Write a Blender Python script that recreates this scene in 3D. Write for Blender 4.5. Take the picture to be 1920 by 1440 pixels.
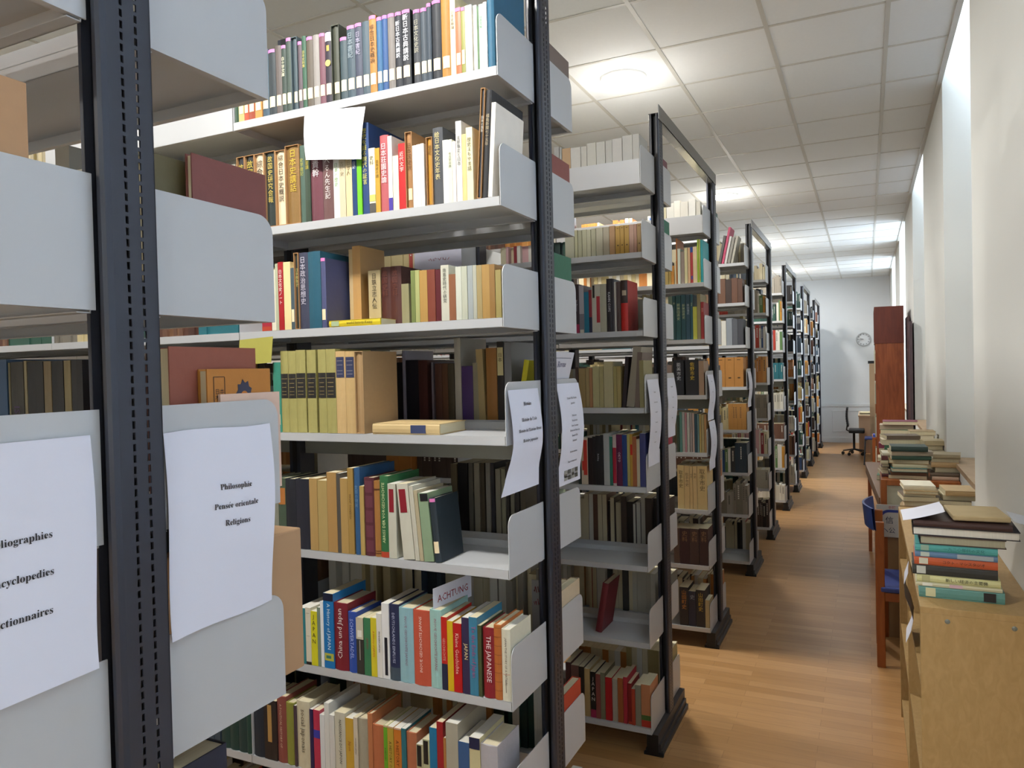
import bpy, math, random, json, re
from mathutils import Vector, Matrix
S = bpy.context.scene
for o in list(bpy.data.objects): bpy.data.objects.remove(o)
COL = S.collection
rnd = random.Random(7)

# ---------------------------------------------------------------- camera, world, light, exposure
CAM_YAW, CAM_PITCH, CAM_ROLL, CAM_F, CAM_H = 25.4155, -1.0539, -1.3492, 1400.957, 1.7828
def cam_axes():
    y, p, r = (math.radians(a) for a in (CAM_YAW, CAM_PITCH, CAM_ROLL))
    fw = Vector((-math.sin(y)*math.cos(p), math.cos(y)*math.cos(p), math.sin(p)))
    rt = Vector((math.cos(y), math.sin(y), 0)); up = rt.cross(fw)
    return math.cos(r)*rt+math.sin(r)*up, -math.sin(r)*rt+math.cos(r)*up, fw
rt, up, fw = cam_axes()
cd = bpy.data.cameras.new('camera'); cam = bpy.data.objects.new('camera', cd); COL.objects.link(cam)
cd.sensor_fit = 'HORIZONTAL'; cd.sensor_width = 36; cd.lens = CAM_F/1920*36; cd.clip_start = .02; cd.clip_end = 100
cam.matrix_world = Matrix(((rt.x, up.x, -fw.x, 0), (rt.y, up.y, -fw.y, 0), (rt.z, up.z, -fw.z, CAM_H), (0, 0, 0, 1)))
S.camera = cam
S.view_settings.view_transform = 'Standard'; S.view_settings.look = 'None'
S.view_settings.exposure = 0.05; S.view_settings.gamma = 1.0
S.view_settings.use_curve_mapping = False
W = bpy.data.worlds.new('overcast_sky'); S.world = W; W.use_nodes = True
nt = W.node_tree; bg = nt.nodes['Background']
bg.inputs[0].default_value = (.74, .85, 1.0, 1); bg.inputs[1].default_value = 10.0
LAMP_W = 72; LAMP_COL = (1.0, .98, .94)
CEIL = 3.643
LAMP_X = (-1.385, -4.385); LAMP_Y = [-2.82, .93, 4.68, 8.43, 12.18, 15.93]
def area(name, loc, size, watts, col, rot=(0, 0, 0), shape='DISK', sy=None, portal=False):
    l = bpy.data.lights.new(name, 'AREA'); l.shape = shape; l.size = size
    if sy: l.size_y = sy
    l.energy = watts; l.color = col
    o = bpy.data.objects.new(name, l); COL.objects.link(o); o.location = loc; o.rotation_euler = rot
    if portal: l.cycles.is_portal = True
    return o
for lx in LAMP_X:
    for ly in LAMP_Y:
        area('lamp_light', (lx, ly, CEIL-.065), .22, LAMP_W*.8, LAMP_COL)
        l = bpy.data.lights.new('ceiling_fill', 'POINT'); l.energy = LAMP_W*0.1; l.color = LAMP_COL; l.shadow_soft_size = .05  # extra unseen point light below each lamp, added to brighten the ceiling
        o = bpy.data.objects.new('ceiling_fill', l); COL.objects.link(o); o.location = (lx, ly, CEIL-.30)
NICHES = [(-3.42, -1.6, True), (.24, 2.06, False), (3.93, 5.78, False), (7.67, 9.4, False), (11.22, 12.98, True), (14.9, 16.7, True)]
SILL = 1.13
for a, b, op in NICHES:
    if op:
        o = area('window_portal', (1.10, (a+b)/2, 2.6), 2.8, 1, (1, 1, 1), (0, math.pi/2, 0), 'RECTANGLE', b-a, True)

# ---------------------------------------------------------------- materials
def lin(h):
    v = [int(h[i:i+2], 16)/255 for i in (0, 2, 4)]
    return tuple((c/12.92 if c <= .04045 else ((c+.055)/1.055)**2.4) for c in v)+(1,)
MATS = {}
def mat(h, rough=.55, var=.07, scale=40., metal=0., bump=.08, spec=.5, key=''):
    k = (h, rough, var, scale, metal, bump, key)
    if k in MATS: return MATS[k]
    m = bpy.data.materials.new('finish_'+h+('_'+key if key else '')); m.use_nodes = True
    n = m.node_tree.nodes; L = m.node_tree.links; p = n['Principled BSDF']
    p.inputs['Roughness'].default_value = rough; p.inputs['Metallic'].default_value = metal
    p.inputs['Specular IOR Level'].default_value = spec
    tc = n.new('ShaderNodeTexCoord'); no = n.new('ShaderNodeTexNoise'); no.inputs['Scale'].default_value = scale; no.inputs['Detail'].default_value = 3
    L.new(tc.outputs['Object'], no.inputs['Vector'])
    mr = n.new('ShaderNodeMapRange'); mr.inputs[3].default_value = 1-var; mr.inputs[4].default_value = 1+var
    L.new(no.outputs['Fac'], mr.inputs[0])
    mx = n.new('ShaderNodeVectorMath'); mx.operation = 'SCALE'; mx.inputs[0].default_value = lin(h)[:3]
    L.new(mr.outputs[0], mx.inputs['Scale']); L.new(mx.outputs[0], p.inputs['Base Color'])
    if bump:
        b = n.new('ShaderNodeBump'); b.inputs['Strength'].default_value = bump; b.inputs['Distance'].default_value = .002
        L.new(no.outputs['Fac'], b.inputs['Height']); L.new(b.outputs[0], p.inputs['Normal'])
    MATS[k] = m; return m
def pages(h='d8cba6'):
    k = ('pages', h)
    if k in MATS: return MATS[k]
    m = mat(h, .8, .05, 60, 0, .0, key='pages')
    m = m.copy(); m.name = 'page_edges_'+h
    n = m.node_tree.nodes; L = m.node_tree.links; p = n['Principled BSDF']
    tc = n.new('ShaderNodeTexCoord'); mp = n.new('ShaderNodeMapping'); mp.inputs['Scale'].default_value = (900, 6, 6)
    no = n.new('ShaderNodeTexNoise'); no.inputs['Scale'].default_value = 1
    L.new(tc.outputs['Object'], mp.inputs[0]); L.new(mp.outputs[0], no.inputs['Vector'])
    mr = n.new('ShaderNodeMapRange'); mr.inputs[3].default_value = .8; mr.inputs[4].default_value = 1.08
    L.new(no.outputs['Fac'], mr.inputs[0])
    mx = n.new('ShaderNodeVectorMath'); mx.operation = 'SCALE'; mx.inputs[0].default_value = lin(h)[:3]
    L.new(mr.outputs[0], mx.inputs['Scale']); L.new(mx.outputs[0], p.inputs['Base Color'])
    MATS[k] = m; return m
PAGE = pages('d6caa8'); PAGEW = pages('dcd8cc')
def emis(name, col, s):
    m = bpy.data.materials.new(name); m.use_nodes = True; n = m.node_tree.nodes; L = m.node_tree.links
    n.remove(n['Principled BSDF']); e = n.new('ShaderNodeEmission'); e.inputs[0].default_value = col; e.inputs[1].default_value = s
    L.new(e.outputs[0], n['Material Output'].inputs[0]); return m
def wood(name, h1, h2, scale=(1, 12, 1), rough=.45, rot=(0, 0, 0)):
    m = bpy.data.materials.new(name); m.use_nodes = True; n = m.node_tree.nodes; L = m.node_tree.links; p = n['Principled BSDF']
    tc = n.new('ShaderNodeTexCoord'); mp = n.new('ShaderNodeMapping'); mp.inputs['Scale'].default_value = scale
    no = n.new('ShaderNodeTexNoise'); no.inputs['Scale'].default_value = 3; no.inputs['Detail'].default_value = 6; no.inputs['Distortion'].default_value = 1.2
    cr = n.new('ShaderNodeValToRGB'); cr.color_ramp.elements[0].color = lin(h1); cr.color_ramp.elements[1].color = lin(h2)
    cr.color_ramp.elements[0].position = .35; cr.color_ramp.elements[1].position = .68
    L.new(tc.outputs['Object'], mp.inputs[0]); L.new(mp.outputs[0], no.inputs['Vector']); L.new(no.outputs['Fac'], cr.inputs[0]); L.new(cr.outputs[0], p.inputs['Base Color'])
    p.inputs['Roughness'].default_value = rough
    return m
STEEL = mat('bcbdbe', .38, .02, 9, 0, .0, key='shelf_enamel')
STEELG = mat('a3a59c', .45, .03, 9, 0, .0, key='beam_enamel')
BLACK = mat('2a2d38', .38, .06, 12, 0, .02, key='upright')
BLACKD = mat('0c0d12', .5, .05, 12, 0, .0, key='cap_and_channel_shade')
FOOTM = mat('3a3738', .5, .06, 14, 0, .02, key='foot')
PAPER = mat('dfe0ec', .8, .015, 8, 0, .0, key='paper')
INK = mat('26262c', .8, .02, 8, 0, 0, key='ink')
LABEL = mat('f0dcb4', .8, .05, 30, 0, 0, key='label')
PINK = mat('e07ab8', .6, .05, 30, 0, 0, key='tape')
BIRCH = wood('birch_veneer', 'a08150', 'ab8c5c', (16, 16, 7), .5)
ORANGEW = wood('cherry_wood', '8f4a1c', 'a85f28', (6, 6, 1.2), .4)
BROWNW = wood('oak_brown', '7c3b18', '98512a', (9, 9, 1.0), .4)
DARKW = wood('mahogany', '5c2417', '6b2d1d', (9, 9, 1.0), .4)

# ---------------------------------------------------------------- mesh collector
class MB:
    def __init__(s): s.v = []; s.f = []; s.m = []; s.sm = []
    def face(s, pts, m=0, smooth=False):
        b = len(s.v); s.v += [tuple(p) for p in pts]; s.f.append(tuple(range(b, b+len(pts)))); s.m.append(m); s.sm.append(smooth)
    def box(s, x0, x1, y0, y1, z0, z1, m=0, mats=None):
        b = len(s.v)
        s.v += [(x, y, z) for z in (z0, z1) for y in (y0, y1) for x in (x0, x1)]
        F = [(0, 2, 3, 1), (4, 5, 7, 6), (0, 1, 5, 4), (2, 6, 7, 3), (0, 4, 6, 2), (1, 3, 7, 5)]  # bottom, top, -y, +y, -x, +x
        for i, f in enumerate(F):
            s.f.append(tuple(b+k for k in f)); s.m.append(mats[i] if mats else m); s.sm.append(False)
    def cbox(s, c, sx, sy, sz, rz=0, m=0, mats=None, rx=0, ry=0):
        b = len(s.v); s.box(-sx/2, sx/2, -sy/2, sy/2, -sz/2, sz/2, m, mats)
        R = Matrix.Rotation(rz, 3, 'Z') @ Matrix.Rotation(rx, 3, 'X') @ Matrix.Rotation(ry, 3, 'Y'); c = Vector(c)
        for i in range(b, len(s.v)): s.v[i] = tuple(R @ Vector(s.v[i])+c)
    def prism(s, pts, axis, a0, a1, m=0, smooth=False):
        """closed 2D outline pushed along an axis ('x': pts are (y,z); 'y': (x,z); 'z': (x,y))"""
        n = len(pts); b = len(s.v)
        def P(p, a): return {'x': (a, p[0], p[1]), 'y': (p[0], a, p[1]), 'z': (p[0], p[1], a)}[axis]
        s.v += [P(p, a0) for p in pts]+[P(p, a1) for p in pts]
        s.f.append(tuple(range(b, b+n))); s.f.append(tuple(range(b+2*n-1, b+n-1, -1))); s.m += [m, m]; s.sm += [False, False]
        for i in range(n):
            j = (i+1) % n; s.f.append((b+i, b+n+i, b+n+j, b+j)); s.m.append(m); s.sm.append(smooth)
    def tube(s, path, r, n=8, m=0, r2=None):
        path = [Vector(p) for p in path]; rings = []
        for i, p in enumerate(path):
            d = (path[min(i+1, len(path)-1)]-path[max(i-1, 0)]).normalized()
            u = d.cross(Vector((0, 0, 1)) if abs(d.z) < .95 else Vector((1, 0, 0))).normalized(); w = d.cross(u)
            rr = r if r2 is None else r+(r2-r)*i/(len(path)-1)
            b = len(s.v); s.v += [tuple(p+u*rr*math.cos(2*math.pi*k/n)+w*rr*math.sin(2*math.pi*k/n)) for k in range(n)]; rings.append(b)
        for a, b in zip(rings, rings[1:]):
            for k in range(n):
                s.f.append((a+k, a+(k+1) % n, b+(k+1) % n, b+k)); s.m.append(m); s.sm.append(True)
        s.f.append(tuple(rings[0]+k for k in range(n))); s.f.append(tuple(rings[-1]+k for k in reversed(range(n)))); s.m += [m, m]; s.sm += [False, False]
    def lathe(s, prof, c, n=32, m=0):
        rings = []
        for r, z in prof:
            b = len(s.v); s.v += [(c[0]+r*math.cos(2*math.pi*k/n), c[1]+r*math.sin(2*math.pi*k/n), c[2]+z) for k in range(n)]; rings.append(b)
        for a, b in zip(rings, rings[1:]):
            for k in range(n):
                s.f.append((a+k, a+(k+1) % n, b+(k+1) % n, b+k)); s.m.append(m); s.sm.append(True)
    def mesh(s, name, mats):
        me = bpy.data.meshes.new(name); me.from_pydata(s.v, [], s.f)
        for m in mats: me.materials.append(m)
        me.polygons.foreach_set('material_index', s.m); me.polygons.foreach_set('use_smooth', s.sm); me.update()
        return me
    def build(s, name, mats, parent=None, loc=None, fix=False, bev=0):
        if not isinstance(mats, (list, tuple)): mats = [mats]
        me = s.mesh(name, mats)
        if fix:
            import bmesh
            bm = bmesh.new(); bm.from_mesh(me); bmesh.ops.recalc_face_normals(bm, faces=bm.faces); bm.to_mesh(me); bm.free()
        return link(name, me, parent, loc, bev)
def link(name, me, parent=None, loc=None, bev=0):
    o = bpy.data.objects.new(name, me); COL.objects.link(o)
    if parent: o.parent = parent
    if loc: o.location = loc
    if bev:
        b = o.modifiers.new('soft_edges', 'BEVEL'); b.width = bev; b.segments = 2; b.limit_method = 'ANGLE'
    return o
USED = {}
def tag(o, label=None, cat=None, group=None, kind=None):
    if label:
        w = label.split()
        if len(w) > 16: print('LONG', label)
        if label in USED: print('DUP', label)
        USED[label] = o; o['label'] = label
    if cat: o['category'] = cat
    if group: o['group'] = group
    if kind: o['kind'] = kind
    return o
def thing(name, label, cat, loc=(0, 0, 0), rz=0, group=None, kind=None):
    o = bpy.data.objects.new(name, None); COL.objects.link(o); o.empty_display_size = .05
    o.location = loc; o.rotation_euler = (0, 0, rz); return tag(o, label, cat, group, kind)
def struct(name, mb, mats, **k):
    o = mb.build(name, mats, **k); o['kind'] = 'structure'; return o

# text -> mesh data centred on the origin in XY, scaled to 1 high per line
TX = {}
def text_data(body, vertical=False, spacing=1.0, line=1.0):
    k = (body, vertical, line)
    if k in TX: return TX[k]
    c = bpy.data.curves.new('lettering', 'FONT'); c.body = '\n'.join(body) if vertical else body
    c.align_x = 'CENTER'; c.align_y = 'CENTER'; c.size = 1; c.resolution_u = 1; c.fill_mode = 'FRONT'; c.space_line = line
    o = bpy.data.objects.new('lettering', c); COL.objects.link(o)
    dg = bpy.context.evaluated_depsgraph_get(); me = bpy.data.meshes.new_from_object(o.evaluated_get(dg))
    vs = [tuple(v.co) for v in me.vertices]; fs = [tuple(p.vertices) for p in me.polygons]
    bpy.data.objects.remove(o); bpy.data.curves.remove(c); bpy.data.meshes.remove(me)
    if vs:
        x0, x1 = min(v[0] for v in vs), max(v[0] for v in vs); y0, y1 = min(v[1] for v in vs), max(v[1] for v in vs)
        vs = [(v[0]-(x0+x1)/2, v[1]-(y0+y1)/2) for v in vs]
        TX[k] = (vs, fs, x1-x0, y1-y0)
    else: TX[k] = ([], [], 1, 1)
    return TX[k]
def lettering(name, body, m, parent, origin, ux, uy, length=None, height=None, vertical=False, line=1.0):
    """flat lettering mesh: ux is the reading direction, uy the up direction; fitted inside length x height"""
    vs, fs, w, h = text_data(body, vertical, line=line)
    if not vs: return None
    sc = min((length/w) if length else 1e9, (height/h) if height else 1e9)
    o = Vector(origin); ux = Vector(ux); uy = Vector(uy)
    me = bpy.data.meshes.new(name); me.from_pydata([tuple(o+ux*(v[0]*sc)+uy*(v[1]*sc)) for v in vs], [], fs); me.materials.append(m)
    return link(name, me, parent)

# ---------------------------------------------------------------- room shell
FLOOR = bpy.data.materials.new('oak_strip_parquet'); FLOOR.use_nodes = True
n = FLOOR.node_tree.nodes; L = FLOOR.node_tree.links; p = n['Principled BSDF']
tc = n.new('ShaderNodeTexCoord'); br = n.new('ShaderNodeTexBrick'); br.offset = .37; br.offset_frequency = 2; br.squash = 1
br.inputs['Color1'].default_value = lin('bd9160'); br.inputs['Color2'].default_value = lin('aa7f4e'); br.inputs['Mortar'].default_value = lin('8a6238')
br.inputs['Scale'].default_value = 1; br.inputs['Mortar Size'].default_value = .0008; br.inputs['Brick Width'].default_value = .62; br.inputs['Row Height'].default_value = .07
br.inputs['Bias'].default_value = 0
L.new(tc.outputs['Object'], br.inputs['Vector'])
mp = n.new('ShaderNodeMapping'); mp.inputs['Scale'].default_value = (2.2, 22, 1); no = n.new('ShaderNodeTexNoise'); no.inputs['Scale'].default_value = 2; no.inputs['Detail'].default_value = 5
L.new(tc.outputs['Object'], mp.inputs[0]); L.new(mp.outputs[0], no.inputs['Vector'])
mr = n.new('ShaderNodeMapRange'); mr.inputs[3].default_value = .84; mr.inputs[4].default_value = 1.14; L.new(no.outputs['Fac'], mr.inputs[0])
mx = n.new('ShaderNodeVectorMath'); mx.operation = 'SCALE'; L.new(br.outputs['Color'], mx.inputs[0]); L.new(mr.outputs[0], mx.inputs['Scale']); L.new(mx.outputs[0], p.inputs['Base Color'])
p.inputs['Roughness'].default_value = .33; p.inputs['Specular IOR Level'].default_value = .5
bp = n.new('ShaderNodeBump'); bp.inputs['Strength'].default_value = .1; bp.inputs['Distance'].default_value = .004; L.new(no.outputs['Fac'], bp.inputs['Height']); L.new(bp.outputs[0], p.inputs['Normal'])
WALL = mat('e0e1dc', .85, .02, 3, 0, .05, key='plaster')
WALLB = mat('dcdfe2', .85, .02, 3, 0, .03, key='plaster_end')
TILE = mat('e4e6e6', .9, .025, 60, 0, .15, key='ceiling_tile')
TBAR = mat('c6c4bd', .5, .01, 8, 0, 0, key='ceiling_bar')
X0, X1, YA, YB = -7.6, 1.25, -4.2, 18.17
b = MB(); b.box(X0-.1, X1, YA-.1, YB+.1, -.1, 0); struct('floor', b, FLOOR)
b = MB(); b.box(X0-.1, .448, YA-.1, YB+.1, CEIL, CEIL+.08); struct('ceiling', b, TILE)
b = MB()
x = .126
while x > X0:
    b.box(x-.012, x+.012, YA, YB, CEIL-.004, CEIL); x -= .602
y = 4.372-.623*13
while y < YB:
    b.box(X0, .448, y-.010, y+.010, CEIL-.0035, CEIL); y += .623
struct('trim_1', b, TBAR)
b = MB(); b.box(.448, .478, YA, YB, CEIL-.012, CEIL+.09); struct('trim_2', b, TBAR)
b = MB(); b.box(.478, X1+.2, YA-.1, YB+.1, 4.25, 4.35); struct('ceiling_recess', b, WALL)
b = MB(); b.box(X0-.1, X0, YA-.1, YB+.1, 0, CEIL); struct('wall_left', b, WALL)
b = MB(); b.box(X0-.1, X1+.2, YA-.2, YA-.0, 0, 4.35); struct('wall_rear', b, WALL)
b = MB(); b.box(X0-.1, X1+.2, YB, YB+.15, 0, 4.35); struct('wall_back', b, WALLB)
# wainscot on the far wall
b = MB(); b.box(X0, .478, YB-.03, YB, 0, .80); b.box(X0, .478, YB-.045, YB, .80, .86); b.box(X0, .478, YB-.04, YB, 0, .12)
for k in range(7):
    xa = .25-1.15*k
    b.box(xa-.95, xa, YB-.038, YB-.028, .70, .715); b.box(xa-.95, xa, YB-.038, YB-.028, .24, .255)
    b.box(xa-.96, xa-.945, YB-.038, YB-.028, .24, .715); b.box(xa-.015, xa, YB-.038, YB-.028, .24, .715)
struct('trim_3', b, WALLB, bev=.004)
# right wall: piers with window niches between
b = MB(); prev = YA
for a, c, op in NICHES:
    b.box(.435 if c < 6 else .478, X1+.2, prev, a, 0, 4.3); prev = c
    b.box(.98, X1+.2, a, c, 0, SILL); b.box(.98, X1+.2, a, c, 3.95, 4.3)
    b.box(.478 if a > 6 else .52, .98, a, c, 0, SILL-.03)
b.box(.478, X1+.2, prev, YB, 0, 4.3)
struct('wall_right', b, WALL)
GLASS = bpy.data.materials.new('window_glass'); GLASS.use_nodes = True
n = GLASS.node_tree.nodes; L = GLASS.node_tree.links; n.remove(n['Principled BSDF'])
tr = n.new('ShaderNodeBsdfTransparent'); tr.inputs[0].default_value = (.96, .98, .98, 1); gl = n.new('ShaderNodeBsdfGlossy'); gl.inputs['Roughness'].default_value = .02
ms = n.new('ShaderNodeMixShader'); ms.inputs[0].default_value = .06; L.new(tr.outputs[0], ms.inputs[1]); L.new(gl.outputs[0], ms.inputs[2]); L.new(ms.outputs[0], n['Material Output'].inputs[0])
WF = mat('e4e6e6', .4, .01, 6, 0, 0, key='window_paint')
SILLM = wood('sill_wood', 'a58a6c', 'b59b7c', (3, 3, 2), .5)
BLIND_ADDED = bpy.data.materials.new('added_dimming_blind'); BLIND_ADDED.use_nodes = True
n = BLIND_ADDED.node_tree.nodes; L = BLIND_ADDED.node_tree.links; p = n['Principled BSDF']; p.inputs['Base Color'].default_value = lin('cfd3d6'); p.inputs['Roughness'].default_value = .9
tl = n.new('ShaderNodeBsdfTranslucent'); tl.inputs[0].default_value = lin('c8ccd2'); ms = n.new('ShaderNodeMixShader'); ms.inputs[0].default_value = 0.65
L.new(p.outputs[0], ms.inputs[1]); L.new(tl.outputs[0], ms.inputs[2]); L.new(ms.outputs[0], n['Material Output'].inputs[0])
BLIND2 = BLIND_ADDED.copy(); BLIND2.name = 'heavy_roller_blind'
for q_ in BLIND2.node_tree.nodes:
    if q_.type == 'MIX_SHADER': q_.inputs[0].default_value = .10
for i, (a, c, op) in enumerate(NICHES):
    m_ = (a+c)/2; f = MB(); z0, z1 = SILL, 3.95
    for (ya, yb, za, zb) in ((a, a+.07, z0, z1), (c-.07, c, z0, z1), (a, c, z0, z0+.07), (a, c, z1-.07, z1), (m_-.05, m_+.05, z0, z1), (a, c, 2.95, 3.03)):
        f.box(1.02, 1.08, ya, yb, za, zb)
    w = struct('window_%d' % (i+1), f, WF)
    g = MB(); g.box(1.048, 1.052, a+.07, c-.07, z0+.07, z1-.07); g.build('pane', GLASS, w)
    s_ = MB(); s_.box(.47 if a > 6 else .50, 1.02, a+.005, c-.005, SILL-.03, SILL); s_.build('sill', SILLM, w)
    if not op:
        q = MB(); q.box(.985, .988, a+.02, c-.02, SILL+.02, 3.9); q.tube([(.99, a+.02, 3.91), (.99, c-.02, 3.91)], .03); q.build('blind', BLIND2 if i > 1 else BLIND_ADDED, w)  # blind of the nearest window is unseen, added to dim its daylight
b = MB(); b.box(.405, .435, YA, 3.93, 0, .09)
for (a, c) in ((5.78, 7.67), (9.4, 11.22), (12.98, 14.9)): b.box(.463, .478, a, c, 0, .09)
struct('baseboard_right', b, WF)

# ceiling lamps
DIFF = emis('lamp_diffuser', (1, .97, .92, 1), 14)
for i, lx in enumerate(LAMP_X):
    for j, ly in enumerate(LAMP_Y):
        if i == 1 and j in (0, 5): continue
        where = ['behind the viewpoint', 'above the nearest aisle', 'above the third rack', 'above the sixth rack', 'above the ninth rack', 'near the back wall'][j]
        t = thing('ceiling_lamp', 'round recessed ceiling lamp %s%s' % (where, '' if i == 0 else ', in the row further left'), 'lamp', (lx, ly, CEIL), group='recessed ceiling lamps')
        r = MB(); r.lathe([(.126, -.006), (.130, -.016), (.142, -.016), (.148, -.005)], (0, 0, 0), 40); r.build('trim_ring', WF, t)
        r = MB(); r.lathe([(.0001, -.052), (.05, -.049), (.09, -.038), (.118, -.02), (.127, -.008)], (0, 0, 0), 40); r.build('diffuser', DIFF, t)

# ---------------------------------------------------------------- racks
YK = [.652, 2.12, 3.567, 4.991, 6.743, 8.174, 9.807, 11.232, 12.623, 14.08, 15.56, 17.088]
UD = .078; SD = .25; BW = .982; XE = -.911
LV1 = [2.626, 2.267, 1.930, 1.598, 1.222, .849, .503, .128]
LV = [2.64, 2.305, 1.95, 1.598, 1.235, .873, .52, .125]
LV0 = [2.66, 2.277, 1.90, 1.592, 1.262, .87, .50, .125]
def slotted(up_h=3.0):
    b = MB(); xo = .024  # local: centre X = 0, near face Y = 0
    x0, x1 = xo-.0022, xo
    ys = [(.011, .0305), (.0350, .0525), (.0570, UD)]
    for side in (1, -1):
        a, c = (x0, x1) if side == 1 else (-x1, -x0)
        for (ya, yb) in ys: b.box(a, c, ya, yb, .09, up_h)
        for (ya, yb) in ((.0305, .0350), (.0525, .0570)):
            if side == 1:
                z = .10
                while z < up_h-.02:
                    b.box(a, c, ya, yb, z, z+.0052); z += .0152
            else: b.box(a, c, ya, yb, .09, up_h)
    for sx in (-1, 1):
        q_ = [(sx*.017, 0), (sx*.0215, .0035), (sx*xo, .011), (sx*(xo-.002), .011), (sx*.0195, .005), (sx*.017, .002)]
        b.prism(q_ if sx == 1 else q_[::-1], 'z', .09, up_h)
    # folded lips on both faces leaving an open channel
    for (ya, yb) in ((0, .002), (UD-.002, UD)):
        e_ = .017 if ya == 0 else xo
        b.box(-e_, -.010, ya, yb, .09, up_h); b.box(.010, e_, ya, yb, .09, up_h)
    for (ya, yb) in ((.0, .012), (UD-.012, UD)):
        b.box(-.0115, -.010, ya, yb, .09, up_h); b.box(.010, .0115, ya, yb, .09, up_h)
    b.box(-.010, .010, .034, .044, .09, up_h, 1)  # web coloured near black as the shade inside the channel
    b.box(-xo, xo, 0, UD, up_h-.001, up_h+.001)
    return b.mesh('upright', [BLACK, BLACKD])
UPR = slotted()
def plain_upright():
    b = MB(); b.box(-.024, .024, 0, UD, .09, 3.0); b.box(-.010, .010, -.001, .001, .09, 3.0, 1)  # dark strip paints the channel's shade onto a solid post
    return b.mesh('upright', [BLACK, BLACKD])
UPP = plain_upright()
def foot_mesh():
    b = MB(); L0, L1 = -.2385, UD+.2385
    b.prism([(L0, 0), (L1, 0), (L1, .085), (L1-.004, .096), (L0+.004, .096), (L0, .085)], 'x', -.024, .026)
    b.box(-.036, .046, L0+.012, L1-.012, 0, .022); b.box(.026, .036, L0+.012, L1-.012, .022, .05)
    return b.mesh('foot', [FOOTM])
FOOT = foot_mesh()
def cap_mesh():
    b = MB(); b.box(-.026, .028, -.2415, -.2385, 0, .098); b.box(-.040, .050, -.2415, -.226, 0, .012); return b.mesh('foot_cap', [BLACKD])
CAP = cap_mesh()
def cap_mark():
    b = MB()
    for k in range(5): b.box(.004, .010, -.2422, -.2415, .03+k*.009, .036+k*.009)
    return b.mesh('cap_lettering', [PAPER])
CAPM = cap_mark()
def shelf_mesh(side, high=False):
    # local: X 0..-w, Y 0 at the upright, front edge at -SD (side=-1) or +SD (side=+1)
    b = MB(); s = side; w = BW-.006; ya, yb = sorted((0, s*SD))
    def Y(a, c): return tuple(sorted((s*a, s*c)))
    b.box(-w, 0, *Y(.004, SD-.001), -.0015, 0)
    b.box(-w, 0, *Y(SD-.0025, SD), -.026, 0); b.box(-w, 0, *Y(SD-.013, SD), -.026, -.0245)
    b.box(-w, 0, *Y(.004, .006), -.030, .022); b.box(-w, 0, *Y(.004, .024), -.030, -.0285)
    if high: b.box(-w, 0, *Y(SD-.0025, SD), 0, .085)
    b.box(-w-.002, -w, *Y(.004, SD), -.026, .150)
    return b.mesh('shelf', [STEEL])
SH = {(s, h): shelf_mesh(s, h) for s in (-1, 1) for h in (False, True)}
def panel_mesh(side):
    b = MB(); R = .032; s = side; pts = [(0, -.026), (0, .152)]
    for k in range(9):
        a = math.pi/2*k/8; pts.append((s*(SD-R+R*math.sin(a)), .152-R+R*math.cos(a)))
    pts.append((s*SD, -.026))
    if s == 1: pts = pts[::-1]
    b.prism(pts, 'x', -.0012, .0012); b.box(-.012, 0, *sorted((s*.004, s*SD)), -.026, -.0245)
    me = b.mesh('end_panel', [STEEL]); return me
PN = {s: panel_mesh(s) for s in (-1, 1)}
RN = ['nearest rack', 'Histoire rack', 'rack behind Histoire', 'third rack', 'fourth rack', 'fifth rack', 'sixth rack', 'seventh rack', 'eighth rack', 'ninth rack', 'tenth rack', 'eleventh rack']
RLAB = ['nearest double-sided steel rack carrying the Philosophie notice', 'double-sided steel rack carrying the Histoire notice, second from the camera',
        'steel rack next behind the one with the Histoire notice', 'steel rack whose foot ends third along the aisle, with thick bound sets', 'fourth steel rack, topped by leaning pink folder',
        'fifth steel rack, joined by top bar to the pink folder rack', 'sixth steel rack from the pale foreground sheets', 'seventh steel rack, joined by top bar to the sixth',
        'eighth steel rack along the aisle, deep in the room', 'ninth steel rack along the aisle, deep in the room', 'second last steel rack before the back wall', 'last steel rack, closest to the back wall']
RACK = []
NB = [4, 4, 5, 5, 4, 3, 3, 3, 2, 2, 2, 2]
def levels(k): return LV0 if k == 0 else LV1 if k == 1 else LV
for k, y in enumerate(YK):
    t = thing('steel_rack', RLAB[k], 'rack', (XE, y, 0), group='steel library racks'); RACK.append(t)
    for i in range(NB[k]+1):
        link('upright', UPR if i == 0 else UPP, t, (-BW*i, 0, 0))
        if i in (0, 1, 2):
            f = link('foot', FOOT, t, (-BW*i, 0, 0))
            if i == 0:
                c = link('foot_cap', CAP, f); 
        if i < NB[k]:
            c = MB(); c.box(-BW*i-BW+.024, -BW*i-.024, .030, .048, 1.497, 1.585); c.build('crossbeam', STEELG, t)
            for lv, z in enumerate(levels(k)):
                for s in (-1, 1):
                    hi = (lv == 0 and ((k == 1 and i == 1 and s == -1) or (k in (2, 3) and i == 0 and s == -1)))
                    sh = link('shelf', SH[(s, hi)], t, (-BW*i-.003, 0 if s == -1 else UD, z))
                    if i == 0: link('end_panel', PN[s], sh, (.003, 0, 0))
for k in (0, 2, 4, 6, 8, 10):
    ya, yb = YK[k], YK[k+1]+UD
    b = MB(); b.box(XE+.0245, XE+.0275, ya, yb, 2.972, 3.04); b.box(XE-.020, XE+.0275, ya+.08, yb-.08, 2.972, 2.975)
    o = b.build('top_bar', mat('6c6c6c', .22, .03, 6, .3, 0, key='bar')); 
    tag(o, 'flat grey steel bar over the passage, joining %s to the one behind' % ['the nearest rack', '', 'the second rack', '', 'the pink folder rack', '', 'the sixth rack', '', 'the eighth rack', '', 'the tenth rack'][k], 'bar', 'top bars joining racks')

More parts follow.
